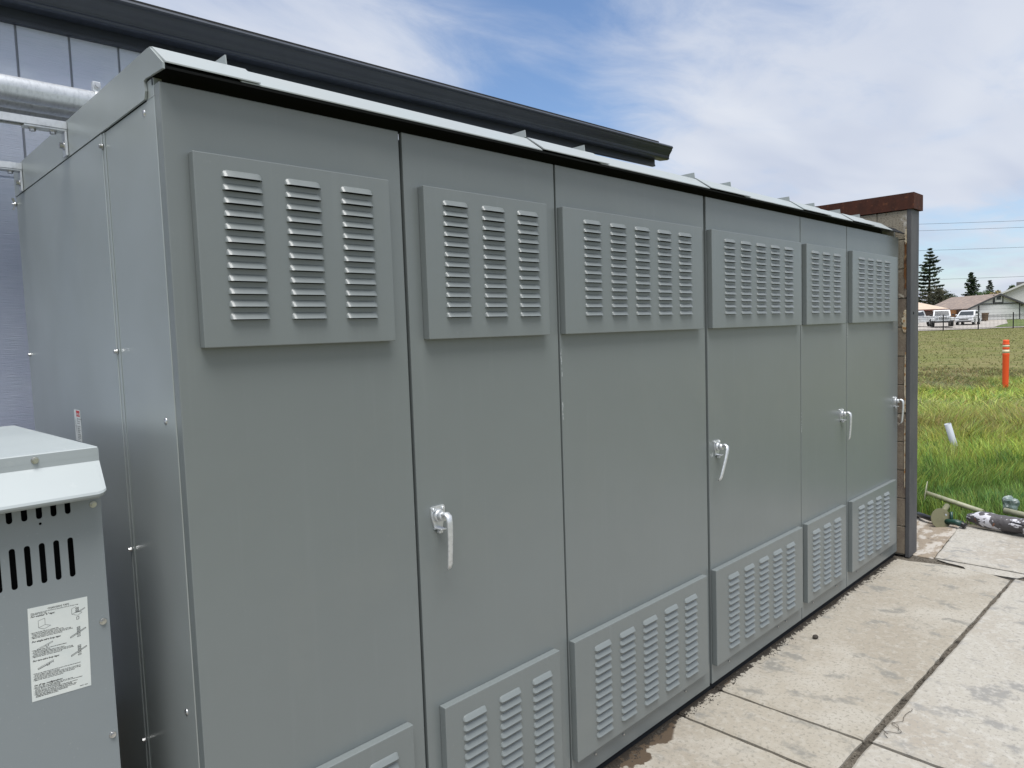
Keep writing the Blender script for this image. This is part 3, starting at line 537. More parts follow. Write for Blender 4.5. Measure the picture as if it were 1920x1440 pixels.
for k, (yy, zz_, rr_) in enumerate(((1.62, 2.703, 0.045), (1.73, 2.703, 0.045), (1.84, 2.703, 0.045))):
    c_ = thing('conduit_pipe', ['thick galvanised conduit behind the cabinet, nearest and brightest of the three', 'thick galvanised conduit, middle one of the three along the siding', 'thick galvanised conduit, farthest of the three, close to the siding'][k], 'pipe', (0, yy, zz_), 0, 'conduits behind the cabinet')
    MB().cyl((-3.2, 0, 0), (2.2, 0, 0), rr_, n=28).build('tube', 'galvanised', c_)
    if k == 0:
        q = MB()
        for a_ in range(12):
            t0, t1 = a_ * math.pi / 12, (a_ + 1) * math.pi / 12; r0 = rr_ + 0.001; r1 = rr_ + 0.004
            q.add([(0.315 + sx__, math.cos(t) * r, math.sin(t) * r) for sx__ in (0, 0.03) for t in (t0, t1) for r in (r0, r1)], [(0, 1, 3, 2), (4, 5, 7, 6), (1, 3, 7, 5), (0, 2, 6, 4)])
        q.box(0.315, 0.345, -0.012, 0.012, rr_ + 0.001, rr_ + 0.040, 0, 0.002); q.build('strap_clamp', 'galvanised', c_)
        MB().cyl((0.33, -0.012, rr_ + 0.022), (0.33, -0.017, rr_ + 0.022), 0.012, n=14).cyl((0.33, -0.017, rr_ + 0.022), (0.33, -0.024, rr_ + 0.022), 0.0075, n=6, smooth=False).build('bolt', 'steel_bolt', c_)

# ------------------------------------------------------------------ building behind
WY = 2.0; BX0, BX1 = -3.0, 4.905
B = thing('building', 'blue grey building with grooved board siding and charcoal gutter behind the cabinet', 'building', (0, WY, 0))
MB().box(BX0, BX1, 0.0075, 5.0, 0, 3.10).build('wall_backing', 'siding_groove', B)
bw = 0.2; up = MB().box(0.004, bw - 0.005, 0, 0.0072, 2.444, 3.118, 0, 0.002).mesh('siding_board', 'siding_paint'); lo = MB().box(0.004, bw - 0.005, 0, 0.0072, 0.05, 2.436, 0, 0.002).mesh('siding_board', 'siding_paint')
x = 0.142 - 16 * bw
while x < BX1 - bw + 0.001:
    place('siding_board', up, B, (x, 0, 0)); place('siding_board', lo, B, (x, 0, 0)); x += bw
MB().box(x, BX1, 0, 0.011, 0.05, 3.118).build('corner_board', 'siding_paint', B)
MB().box(BX0, BX1, 0.004, 0.0115, 2.434, 2.4445).build('joint_flashing', 'siding_paint', B)
MB().box(BX1 + 0.001, BX1 + 0.012, 0.0, 5.0, 0, 3.10).build('end_wall', 'siding_paint', B)
TL = 0.0115                                   # slight fall of the eave line
def tilt(ob): ob.rotation_euler = (0, -TL, 0)
tilt(MB().box(BX0, BX1 + 0.008, -0.030, -0.001, 3.082, 3.19, 0, 0.002).build('frieze_board', 'charcoal_trim', B))
tilt(MB().box(BX0, BX1 + 0.006, -0.036, -0.031, 3.082, 3.096, 0, 0.001).build('frieze_bead', 'charcoal_trim', B))
gp = [(-0.038, 3.136), (-0.118, 3.128), (-0.134, 3.132), (-0.138, 3.139), (-0.1285, 3.149), (-0.131, 3.160), (-0.140, 3.174), (-0.152, 3.188), (-0.163, 3.203), (-0.168, 3.214), (-0.177, 3.220), (-0.179, 3.227), (-0.168, 3.240), (-0.160, 3.240), (-0.160, 3.232), (-0.155, 3.205), (-0.128, 3.165), (-0.118, 3.142), (-0.040, 3.142), (-0.040, 3.245), (-0.035, 3.245)]
gut = MB().extr(gp, BX0, 4.978, 'x'); gt = gut.build('gutter', 'charcoal_trim', B); tilt(gt)
tilt(MB().extr([(-0.038, 3.136), (-0.118, 3.128), (-0.130, 3.140), (-0.140, 3.172), (-0.165, 3.203), (-0.171, 3.240), (-0.038, 3.240)], 4.9785, 4.981, 'x').build('gutter_end_cap', 'charcoal_trim', B))
rf = MB().extr([(-0.15, 3.246), (-0.15, 3.258), (5.2, 4.0), (5.2, 3.98)], BX0, 4.80, 'x'); rfo = rf.build('roof', 'shingle_black', B); tilt(rfo)
sm_ = MB().box(0.002, 0.328, -0.168, 0.02, 0, 0.004).mesh('shingle', 'shingle_black'); k = 0; x = BX0 + 0.3
while x < 4.0:
    place('shingle', sm_, rfo, (x, -0.004 * (k % 2), 3.2505 + 0.0015 * ((k * 7) % 3)), (R(7), 0, 0)); x += 0.33; k += 1

# ------------------------------------------------------------------ block wall
WX0, WX1, WYF = 4.968, 5.135, -0.045
Wl = thing('block_wall', 'concrete block wall with rusty steel cap and grey steel end post', 'wall', (WX0, 0, 0))
MB().box(0.008, WX1 - WX0 - 0.008, WYF + 0.01, 2.9, 0, 2.46).build('mortar_core', 'mortar', Wl)
blk = MB().box(0, WX1 - WX0, 0.002, 0.398, 0.002, 0.202, 0, 0.003).mesh('concrete_block', 'block'); half = MB().box(0, WX1 - WX0, 0.002, 0.198, 0.002, 0.202, 0, 0.003).mesh('concrete_block', 'block')
blt = MB().box(0, WX1 - WX0, 0.002, 0.398, 0.002, 0.202, 0, 0.003).mesh('concrete_block', 'block_top'); hlt = MB().box(0, WX1 - WX0, 0.002, 0.198, 0.002, 0.202, 0, 0.003).mesh('concrete_block', 'block_top')
for r in range(12):
    z = 0.009 + 0.206 * r; top_ = r >= 10; y = WYF
    if r % 2: place('concrete_block', hlt if top_ else half, Wl, (random.uniform(-.002, .002), y, z)); y += 0.2
    while y < 2.8:
        place('concrete_block', blt if top_ else blk, Wl, (random.uniform(-.002, .002), y, z)); y += 0.4
m_ = MB(); T = 0.006                      # steel channel cap
m_.box(-0.012, WX1 - WX0 + 0.03, WYF - 0.045, 2.95, 2.588, 2.594); m_.box(-0.012, -0.004, WYF - 0.045, 2.95, 2.482, 2.5878); m_.box(WX1 - WX0 + 0.022, WX1 - WX0 + 0.03, WYF - 0.045, 2.95, 2.482, 2.5878); m_.box(-0.0038, WX1 - WX0 + 0.0218, WYF - 0.045, WYF - 0.037, 2.482, 2.5878)
m_.box(-0.0035, WX1 - WX0 + 0.02, WYF - 0.03, 2.9, 2.4825, 2.58)
m_.build('steel_cap', 'rust', Wl)
MB().box(-0.004, WX1 - WX0 + 0.003, WYF - 0.028, WYF + 0.001, -0.01, 2.481, 0, 0.003).build('end_post', 'post_grey', Wl)
MB().cyl((0.055, WYF - 0.0275, 1.755), (0.055, WYF - 0.0295, 1.755), 0.009, n=14).build('bolt_hole', 'dark_void', Wl)
# mortar smears / rusty streak beside the post
def smear(pts, m, th=0.006):
    """ragged vertical run of mortar on the wall face: (y, z) outline"""
    s = MB(); n = len(pts); s.add([(-0.001, p[0], p[1]) for p in pts] + [(-0.001 - th * random.uniform(.6, 1), p[0] * 1.0, p[1]) for p in pts], [tuple(range(n)), tuple(range(n, 2 * n))] + [(i, (i + 1) % n, n + (i + 1) % n, n + i) for i in range(n)]); return s.build('mortar_smear' if m != 'rust_streak' else 'rust_streak', m, Wl)
def run(y0, z0, z1, w0, seed):
    rr = random.Random(seed); n = 16; l_ = []; r_ = []
    for i in range(n + 1):
        z = z0 + (z1 - z0) * i / n; l_.append((y0 + w0 * rr.uniform(0.5, 1.2) * math.sin(math.pi * (0.08 + 0.84 * i / n)) ** 0.5, z)); r_.append((y0 - 0.002, z))
    return l_ + r_[::-1]
smear(run(-0.040, 1.93, 2.27, 0.014, 2), 'rust_streak'); smear(run(-0.041, 2.24, 2.345, 0.012, 3), 'mortar_smear', 0.009); smear(run(-0.0405, 1.62, 1.78, 0.024, 5), 'mortar_smear', 0.008); smear(run(-0.0405, 1.05, 1.48, 0.008, 6), 'mortar_smear', 0.006); smear(run(-0.040, 0.5, 1.0, 0.006, 7), 'mortar_smear', 0.005)

# ------------------------------------------------------------------ transformer at left
TX0, TX1, TY0, TY1, TZ = -1.05, -0.131, 0.175, 1.105, 1.447
T_ = thing('transformer', 'grey ventilated transformer enclosure with slotted front and white instruction label', 'transformer', ((TX0 + TX1) / 2, TY0, 0)); ox, oy = T_.location[0], T_.location[1]
m_ = MB().box(TX0 - ox, TX1 - ox, 0.035, TY1 - oy, 0.02, TZ - 0.002, 0, 0.002)
m_.build('body', 'transformer_paint', T_)
MB().box(TX0 - ox + 0.02, TX1 - ox - 0.02, 0.028, 0.0345, 0.05, TZ - 0.01).build('dark_backing', 'dark_void', T_)  # black sheet painted in for the unlit interior behind the slots
loops = [[(TX0 - ox, 0.02), (TX1 - ox, 0.02), (TX1 - ox, TZ - 0.002), (TX0 - ox, TZ - 0.002)]]
def caps(xc, z0, z1, r, n=6):
    o_ = []
    for i in range(n + 1): t = math.pi * i / n; o_.append((xc + r * math.cos(t), z1 - r + r * math.sin(t)))
    for i in range(n + 1): t = math.pi + math.pi * i / n; o_.append((xc + r * math.cos(t), z0 + r + r * math.sin(t)))
    return o_
for k in range(27):
    xc = -0.1985 - 0.0277 * k - ox
    loops.append(caps(xc, 1.189, 1.2805, 0.0058)); loops.append(caps(xc, 1.335, 1.425, 0.0058))
loops.append(caps(-0.253 - ox, 1.321, 1.327, 0.003))
v_, f_ = fillcurve(loops, 0.002); m_ = MB(); m_.add([(p.x, 0.001 + p.z * 1.0, p.y) for p in v_], f_); m_.box(TX0 - ox, TX0 - ox + 0.002, 0.0022, 0.035, 0.02, TZ - 0.002); m_.box(TX1 - ox - 0.002, TX1 - ox, 0.0022, 0.035, 0.02, TZ - 0.002); m_.build('front_panel', 'transformer_paint', T_)
hx0, hx1 = TX0 - ox - 0.004, TX1 - ox + 0.003
m_ = MB(); hp = [(-0.0012, 1.4775), (-0.0012, 1.4475), (-0.058, 1.385), (-0.0605, 1.380), (-0.0585, 1.3755), (-0.050, 1.3705)]; th = 0.0018
nx = [hx0, hx1 - 0.02, hx1 - 0.010, hx1 - 0.004, hx1]; vs = []
for j, (y, z) in enumerate(hp):
    for i, x in enumerate(nx):
        pull = 0
        if j >= 2 and i >= 1: pull = [0, 0, 0.0025, 0.007, 0.013][i] * [0, 0, 1.0, 1.25, 1.4, 1.4][j]
        t = pull; vs.append((x - (0.004 if i == 4 and j >= 2 else 0), y + t * 0.68, z + t * 0.74))
nn = len(nx); fs = [(j * nn + i, j * nn + i + 1, (j + 1) * nn + i + 1, (j + 1) * nn + i) for j in range(len(hp) - 1) for i in range(nn - 1)]
m_.add(vs, fs); hood = m_.build('rain_hood', 'transformer_paint_toplit', T_); md = hood.modifiers.new('solid', 'SOLIDIFY'); md.thickness = 0.0018; md.offset = 0
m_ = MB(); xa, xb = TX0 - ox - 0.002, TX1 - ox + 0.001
m_.extr([(-0.0022, 1.4600), (-0.0022, 1.4785), (-0.0005, 1.4805), (TY1 - oy + 0.004, 1.4655), (TY1 - oy + 0.004, 1.449), (0.0, 1.449), (0.0, 1.46)], xa, xb, 'x'); m_.build('top_lid', 'transformer_paint_toplit', T_)
for (x, z, y_) in ((-0.254, 1.4665, -0.0024), (-0.147, 1.347, -0.0002), (-0.145, 1.067, -0.0002), (-0.143, 0.789, -0.0002), (-0.62, 1.4665, -0.0024), (-0.145, 0.5, -0.0002)):
    q = MB().bolt((x - ox, y_, z), (0, -1, 0), 0.0052, 0.0055); q.build('bolt', 'steel_bolt', T_)
# instruction label
A = Vector((-0.290 - ox, 0, 1.141)); EXV = Vector((0.1163, 0, -0.0052)); EYV = Vector((-0.0056, 0, -0.2105)); yl = -0.0006
def LP(s, t, lift=0.0): p = A + EXV * s + EYV * t; return (p.x, yl - lift, p.z)
m_ = MB(); qs = [LP(0, 0), LP(1, 0), LP(1, 1), LP(0, 1)]; m_.add(qs + [(p[0], yl + 0.0005, p[2]) for p in qs], [(0, 1, 2, 3), (0, 1, 5, 4), (1, 2, 6, 5), (2, 3, 7, 6), (3, 0, 4, 7)]); lab = m_.build('instruction_label', 'label_white', T_)
pr = MB()
def ltx(body, s, t, h, shear=0.0, bold=0.0, wmax=None):
    v_, f_ = textverts(body, h, shear, bold); wd = max(p.x for p in v_); k = (wmax * 0.1165 / wd) if wmax else 1.0
    pr.add([LP(s + p.x * k / 0.1165, t - p.y / 0.2105, 0.0002) for p in v_], f_)
def ln(pts, w=0.0006):
    for (a_, b_) in zip(pts[:-1], pts[1:]):
        d = Vector(((b_[0] - a_[0]) * 0.1165, (b_[1] - a_[1]) * 0.2105)); d.normalize(); n_ = Vector((-d.y, d.x)) * w / 2
        pr.add([LP(q[0] + s_ * n_.x / 0.1165, q[1] + s_ * n_.y / 0.2105, 0.0002) for q in (a_, b_) for s_ in (1, -1)], [(0, 1, 3, 2)])
ltx('CHANGING TAPS', 0.32, 0.048, 0.0058, 0, 0.00012, 0.36)
ltx('When changing taps on this unit follow the instructions below for the type of tap', 0.04, 0.066, 0.0027, 0.3, 0.0001, 0.80); ltx('configuration on your unit:', 0.04, 0.079, 0.0027, 0.3, 0.0001, 0.26)
ltx('For welded "L" taps:', 0.04, 0.104, 0.0056, 0.3, 0.0002, 0.40); ltx('For single-wire loop taps:', 0.04, 0.372, 0.0056, 0.3, 0.0002, 0.48)
ltx('For two-wire loop taps:', 0.04, 0.578, 0.0056, 0.3, 0.0002, 0.44); ltx('On all tap configurations:', 0.04, 0.842, 0.0056, 0.3, 0.0002, 0.48)
body = [(0.272, .46, '\u2022 Insure that the flag of the tap is completely clean.'), (0.287, .54, '\u2022 Use the hardware supplied, reassemble in order as shown.'), (0.301, .66, '   washer, on the side of the tap, and on the side of the lug'), (0.315, .70, '\u2022 Place the ring terminal of the proper wire on the flag of the tap as shown.'), (0.329, .52, '\u2022 Tighten bolt, washer, and nut as shown above.'),
        (0.462, .58, '\u2022 Scrape the top of the wire to remove all varnish insulation'), (0.476, .30, '   so that bare metal is exposed.'), (0.490, .54, '\u2022 Use the hardware supplied, reassemble in order as shown'), (0.504, .68, '   washer, on the flat side of the tap, and on the side of the lug'), (0.518, .70, '\u2022 Place the ring terminal of the proper wire on the flag of the tap as shown.'), (0.532, .50, '\u2022 Tighten bolt, washer, and nut as shown above.'),
        (0.712, .80, '\u2022 Scrape the top of the bottom wire and the bottom of the top wire to remove all'), (0.727, .44, '   varnish insulation so that it is exposed.'), (0.741, .80, '\u2022 Use the hardware supplied, reassemble in order as shown on each side of'), (0.755, .80, '   (e.g. between the side of the tap and the other side of the two wires on the tap)'), (0.769, .70, '\u2022 Place the ring terminal of the proper wire on the side of the tap shown.'), (0.783, .50, '\u2022 Tighten bolt, washer, and nut as shown above.'),
        (0.858, .66, '\u2022 Disconnect all power before changing any taps on the unit.'), (0.871, .82, '\u2022 There are six taps on this unit; always check taps 1, 2, 3, 4, 5, 6, 7 and connections'), (0.884, .44, '   and to "X", "1", or "2" respectively.'), (0.897, .74, '\u2022 The three phases must be connected on the same tap number.'), (0.910, .64, '\u2022 Connect the taps to match the voltage of the supply.'), (0.923, .72, '\u2022 Check the electrical clearance on both sides of the taps.'), (0.936, .70, '\u2022 After the taps are connected, insulate any part not used'), (0.949, .56, '   changing taps failing to follow instructions'), (0.962, .40, '   changing taps during normal service.')]
for t, wmx, s_ in body: ltx(s_, 0.03 if s_[0] == '\u2022' else 0.035, t, 0.0029, 0.25, 0.00012, wmx)
ltx('PN-1234, REV. 000'.replace('PN-1234, ', ''), 0.80, 0.975, 0.0026, 0.3, 0.0001, 0.14)
ln([(.16, .225), (.16, .15), (.27, .135), (.27, .205), (.16, .225), (.25, .25), (.36, .225), (.27, .205)])
ln([(.72, .16), (.72, .10), (.80, .085)]); ln([(.72, .16), (.82, .185), (.90, .16), (.82, .14), (.72, .16)]); ln([(.83, .145), (.95, .115), (.95, .122), (.85, .15)])
for yy in (.10, .12, .14): ln([(.79, yy), (.84, yy - .004), (.84, yy + .008), (.79, yy + .010), (.79, yy)], 0.0009)
ln([(.80, .20), (.84, .195), (.84, .225), (.80, .23), (.80, .20)], 0.0009)
for b0 in (.0, .205):
    ln([(.12, .45 + b0), (.38, .40 + b0), (.38, .41 + b0), (.12, .462 + b0), (.12, .45 + b0)]); ln([(.26, .43 + b0), (.27, .445 + b0), (.31, .44 + b0), (.31, .42 + b0)], 0.0009)
    ln([(.68, .405 + b0), (.95, .335 + b0), (.95, .345 + b0), (.68, .418 + b0), (.68, .405 + b0)], 0.0009)
    for yy in (.315, .335, .355, .385, .41): ln([(.80, yy + b0), (.85, yy - .005 + b0), (.85, yy + .008 + b0), (.80, yy + .011 + b0), (.80, yy + b0)], 0.0009)
ln([(.12, .672), (.38, .622), (.38, .632)])
pr.build('label_printing', 'print_black', lab)

# ------------------------------------------------------------------ things on the ground at right
# two olive pipe stands, hose, wrapped roll
def disc(m_, c, nrm, r, th, mi=0):
    c = Vector(c); n_ = Vector(nrm).normalized(); m_.cyl(c - n_ * th / 2, c + n_ * th / 2, r, n=32, mi=mi)
ps = thing('pipe_stand', 'long olive pipe with thin round plate seen edge on, lying by the grass', 'pipe stand', (6.50, 0.2, 0.0))
MB().cyl((0.075, 0.055, 0.125), (-0.12, -0.43, 0.065), 0.022, n=16).build('pipe', 'olive_light', ps)
m_ = MB(); disc(m_, (0.077, 0.06, 0.118), (-0.20, 0.97, 0.12), 0.115, 0.006); m_.build('base_plate', 'olive_light', ps)
p2 = thing('pipe_stand', 'short olive pipe stand with round plate facing the camera beside black handle bar', 'pipe stand', (5.955, -0.018, -0.024))
m_ = MB(); disc(m_, (0, -0.005, 0.088), (-0.66, -0.72, 0.20), 0.084, 0.006); m_.build('base_plate', 'olive_paint', p2)
MB().cyl((0.030, -0.004, 0.125), (0.16, -0.010, 0.165), 0.022, n=16).build('pipe', 'olive_paint', p2)
MB().cyl((-0.012, -0.040, 0.128), (-0.020, -0.048, 0.130), 0.008, n=10).build('screw', 'steel_bolt', p2)
hp_ = [(6.16, 0.21, 0.045), (6.12, 0.19, 0.062), (6.05, 0.14, 0.072), (6.01, 0.08, 0.070), (6.00, 0.02, 0.066), (5.99, -0.04, 0.066), (5.98, -0.12, 0.075), (5.97, -0.17, 0.068), (5.965, -0.20, 0.055)]
hs = thing('handlebar', 'curved black and dark green handle bar lying on the concrete behind the round plate', 'handle bar', (5.97, 0.03, 0))
MB().tube([(p[0] - 5.97, p[1] - 0.03, p[2] - 0.03) for p in hp_], 0.022, 10).build('grip_tube', 'hose_black', hs)
MB().tube([(p[0] - 5.97, p[1] - 0.03, p[2] - 0.03) for p in hp_[5:8]], 0.0235, 10).cyl((0.02, -0.12, 0.04), (0.04, -0.115, 0.12), 0.012, n=10).build('bracket', 'green_plastic', hs)
# wrapped roll
wr = thing('wrapped_pipe', 'grey tape wrapped pipe bundle with white and brown patches lying along the slab edge', 'pipe', (6.03, -0.50, 0.0)); pts = []; rs = []
P0, P1 = Vector((0.055, 0.315, 0.075)), Vector((-0.12, -0.75, 0.085))
for i in range(42): t = i / 41; pts.append(P0 + (P1 - P0) * t + Vector((0, 0, math.sin(t * 17) * 0.003))); rs.append(0.062 * (0.45 + 0.55 * min(1, t * 9 + 0.1)) + random.uniform(-.0035, .0035))
MB().tube(pts, rs, 18).build('wrap', 'taped_wrap', wr)
m_ = MB().tube([(-0.085, 0.0, 0.115), (-0.10, -0.04, 0.118), (-0.11, -0.09, 0.112), (-0.115, -0.14, 0.120)], [0.004, 0.012, 0.013, 0.004], 8, sq=(1, 0.6)); m_.build('tape_flap', 'hose_black', wr)
p3 = thing('olive_pipe', 'short pale olive pipe end showing above the wrapped bundle at the frame edge', 'pipe', (6.35, -0.55, 0))
MB().cyl((0.03, 0.17, 0.10), (-0.10, -0.40, 0.06), 0.026, n=16).build('tube', 'olive_light', p3)
cp = MB(); bm = bmesh.new(); bmesh.ops.create_icosphere(bm, subdivisions=3, radius=0.055)
for v in bm.verts:
    q_ = v.co.copy() * 40; v.co *= 1 + .22 * math.sin(q_.x * 1.3 + q_.y * 2) + .15 * math.sin(q_.z * 2.3 + q_.x); v.co.z *= 1.3
cp.frombm(bm, 0, False).build('plastic_bag', 'clear_plastic', loc=(6.66, -0.37, 0.10), label='crumpled clear plastic bag caught in the grass at the right frame edge', cat='plastic bag')
# PVC stub
s = thing('plastic_pipe_stub', 'short white plastic pipe stub leaning left out of the tall grass', 'pipe', (9.55, 0.70, 0))
bt = Vector((0.0, 0.0, -0.05)); tp = Vector((-0.085, 0.10, 0.395)); m_ = MB().cyl(bt, tp, 0.038, n=20, caps=False).cyl(bt, tp, 0.033, n=20, caps=False); d_ = (tp - bt).normalized(); a_ = d_.orthogonal().normalized(); b_ = d_.cross(a_)
ring = [tp + (a_ * math.cos(2 * math.pi * k / 20) + b_ * math.sin(2 * math.pi * k / 20)) * r_ for r_ in (0.033, 0.038) for k in range(20)]; m_.add(ring, [(k, (k + 1) % 20, 20 + (k + 1) % 20, 20 + k) for k in range(20)]); m_.build('tube', 'pvc_white', s)
# orange delineator
xo, yo = 18.88, 1.963; dl = thing('delineator_post', 'orange plastic marker post with two cream reflective bands standing in the field', 'marker post', (xo, yo, zt(xo, yo)))
m_ = MB(); rings = [(-0.1, .055), (0.0, .055), (0.15, .062), (0.74, .066), (0.78, .07), (0.80, .07), (0.81, .064), (0.90, .064), (0.91, .07), (0.935, .07), (0.945, .064), (1.00, .064), (1.01, .07), (1.03, .07), (1.045, .060), (1.06, .064), (1.075, .060), (1.10, .062), (1.115, .055)]
m_.tube([(0, 0, z) for z, r in rings], [r for z, r in rings], 20); m_.build('post', 'orange_plastic', dl)
for z0, z1 in ((0.812, 0.892), (0.948, 1.003)): MB().cyl((0, 0, z0), (0, 0, z1), 0.0655, n=20).build('reflective_band', 'reflective_cream', dl)

# ------------------------------------------------------------------ grass
def grass(name, n, xr, yr, hfun, wid, seed, cols, lean=0.35, keep=None):
    g_ = np.random.default_rng(seed); x = g_.uniform(*xr, n); y = g_.uniform(*yr, n)
    if keep is not None: k = keep(x, y); x, y = x[k], y[k]
    n = len(x); w = (x - CX) * FW[0] + (y - CY) * FW[1]; z0 = np.interp(w, [p[0] for p in PROF], [p[1] for p in PROF]) - 0.05
    clump = 0.5 + 0.5 * np.sin(x * 3.1 + 1.3 * np.sin(y * 2.3)) * np.sin(y * 3.7 + x * 1.1); clump2 = 0.5 + 0.5 * np.sin(x * 0.9 + 2 * np.sin(y * 0.7 + 1)) * np.sin(y * 1.1 + 0.4 * x)
    h = hfun(x, y, w) * g_.uniform(0.55, 1.25, n) * (0.75 + 0.5 * clump); an = g_.uniform(0, 2 * np.pi, n); la = 2.2 * np.sin(x * 1.7 + y * 1.3 + 1.5 * np.sin(y * 2.9)) + g_.normal(0, 1.1, n) + 2.6
    ln_ = h * lean * g_.uniform(0.3, 1.6, n); dx_, dy_ = np.cos(la) * ln_, np.sin(la) * ln_; ww = wid * g_.uniform(0.6, 1.3, n); wx, wy = np.cos(an) * ww, np.sin(an) * ww
    V = np.empty((n, 5, 3)); V[:, 0] = np.stack([x - wx, y - wy, z0], 1); V[:, 1] = np.stack([x + wx, y + wy, z0], 1)
    V[:, 2] = np.stack([x - wx * .7 + dx_ * .35, y - wy * .7 + dy_ * .35, z0 + h * .6], 1); V[:, 3] = np.stack([x + wx * .7 + dx_ * .35, y + wy * .7 + dy_ * .35, z0 + h * .6], 1); V[:, 4] = np.stack([x + dx_, y + dy_, z0 + h], 1)
    b = np.arange(n) * 5; loops = np.stack([b, b + 1, b + 3, b + 2, b + 2, b + 3, b + 4], 1).ravel()
    me = bpy.data.meshes.new(name); me.vertices.add(n * 5); me.vertices.foreach_set('co', V.ravel()); me.loops.add(n * 7); me.loops.foreach_set('vertex_index', loops)
    me.polygons.add(n * 2); st_ = np.stack([np.arange(n) * 7, np.arange(n) * 7 + 4], 1).ravel(); me.polygons.foreach_set('loop_start', st_); me.update(calc_edges=True); me.validate()
    C = cols(x, y, w, g_, clump, clump2); ca = me.color_attributes.new('tint', 'FLOAT_COLOR', 'POINT'); C4 = np.ones((n, 5, 4)); C4[:, :, :3] = C[:, None, :]; ca.data.foreach_set('color', C4.ravel())
    me.materials.append(MATS['blades']); return place(name, me, kind='stuff')
def lerp(a_, b_, t): t = np.clip(t, 0, 1)[:, None]; return np.array(a_) * (1 - t) + np.array(b_) * t
def ncol(x, y, w, g_, c1, c2):
    dk = (0.20, 0.31, 0.080); br = (0.40, 0.48, 0.10); tan = (0.42, 0.35, 0.15); pale = (0.42, 0.44, 0.19)
    c = lerp(dk, br, (w - 6.9) / 2.0 + g_.normal(0, 0.35, len(x)) + (c1 - 0.5) * 0.9)
    seed_ = np.clip(np.exp(-((w - 10.9) / 0.8) ** 2) * 1.0 + 0.55 * np.exp(-((w - 9.7) / 0.6) ** 2), 0, 1) * g_.uniform(0, 1.2, len(x)); c = lerp(np.array(c), tan, 0) if False else c * (1 - np.clip(seed_, 0, 1)[:, None]) + np.array(tan) * np.clip(seed_, 0, 1)[:, None]
    pm = np.clip(np.exp(-((w - 13.0) / 1.2) ** 2) * g_.uniform(0, 1.0, len(x)) * (0.4 + c1), 0, 1)[:, None]; c = c * (1 - pm) + np.array(pale) * pm
    fm = np.clip((w - 15) / 4 + (c2 - .5), 0, 1)[:, None]; far = lerp((0.22, 0.22, 0.085), (0.30, 0.27, 0.14), g_.uniform(0, 1, len(x)) * 0.6 + (c2 - .5) * 0.9)
    c = c * (1 - fm) + far * fm
    # weed patches and dead tufts
    pn = np.sin(x * 5.3 + 2 * np.sin(y * 4.1)) * np.sin(y * 6.1 + x * 2.2); dead = ((pn > 0.72) & (w > 8))[:, None]; c = np.where(dead, c * 0.5 + np.array((0.40, 0.35, 0.17)) * 0.5, c); wd = ((pn < -0.7) & (w < 20))[:, None]; c = np.where(wd, c * np.array((0.55, 0.72, 0.8)), c)
    return np.clip(c * g_.uniform(0.45, 1.45, (len(x), 1)) * (1 + g_.normal(0, .10, (len(x), 3))), 0.02, 0.8)
def edge(x, y): return (x > 6.36 + 0.05 * np.sin(y * 9)) | ((y < -0.1) & (x > 6.22 + 0.04 * np.sin(y * 11)))
hn = lambda x, y, w: np.interp(w, [5, 6.6, 8, 9.6, 11, 12.3, 14, 17, 20, 30], [.11, .15, .22, .28, .30, .22, .20, .14, .09, .07])
grass('grass', 62000, (6.2, 9.2), (-3.0, 4.0), hn, 0.0042, 1, ncol, 0.42, edge)
grass('grass', 52000, (9.0, 14.0), (-3.0, 5.5), hn, 0.007, 2, ncol, 0.6)
grass('grass', 46000, (13.5, 26.0), (-4.0, 10.0), hn, 0.013, 3, ncol, 1.1)
grass('grass', 110000, (22.0, 100.0), (-55.0, 60.0), lambda x, y, w: 0.07 + 0 * x, 0.022, 4, lambda x, y, w, g_, a_, b_: lerp((0.17, 0.18, 0.065), (0.27, 0.25, 0.12), g_.uniform(0, 1, len(x))), 1.0, lambda x, y: (((x - CX) * FW[0] + (y - CY) * FW[1]) < 73) & (((x - CX) * FW[0] + (y - CY) * FW[1]) > 20))

# ------------------------------------------------------------------ iron fence
f0 = 44.85 - 6 * 3.63
FN = thing('iron_fence', 'black iron picket fence along the far side of the field', 'fence', (*SW(44.85, 74), zw(74)), SROT)
pk = MB(); rl = MB()
for k in range(26):
    xx = 0.07 + k * 0.137
    if xx < 3.58: pk.box(xx - 0.008, xx + 0.008, -0.008, 0.008, 0.06, 1.52)
for z in (0.16, 1.24, 1.40): rl.box(0.03, 3.60, -0.014, 0.014, z - 0.017, z + 0.017)
pkm, rlm = pk.mesh('pickets', 'fence_black'), rl.mesh('rail', 'fence_black'); pm_ = MB().box(-0.035, 0.035, -0.035, 0.035, -0.1, 1.66).mesh('fence_post', 'fence_black')
for k in range(-6, 8):
    place('fence_post', pm_, FN, (k * 3.63, 0, 0)); q = place('pickets', pkm, FN, (k * 3.63, 0, 0)); q['kind'] = 'stuff'; place('rails', rlm, FN, (k * 3.63, 0, 0))

# ------------------------------------------------------------------ houses
def house_root(name, label, u, w): return thing(name, label, 'house', (*SW(u, w), zw(w)), SROT)
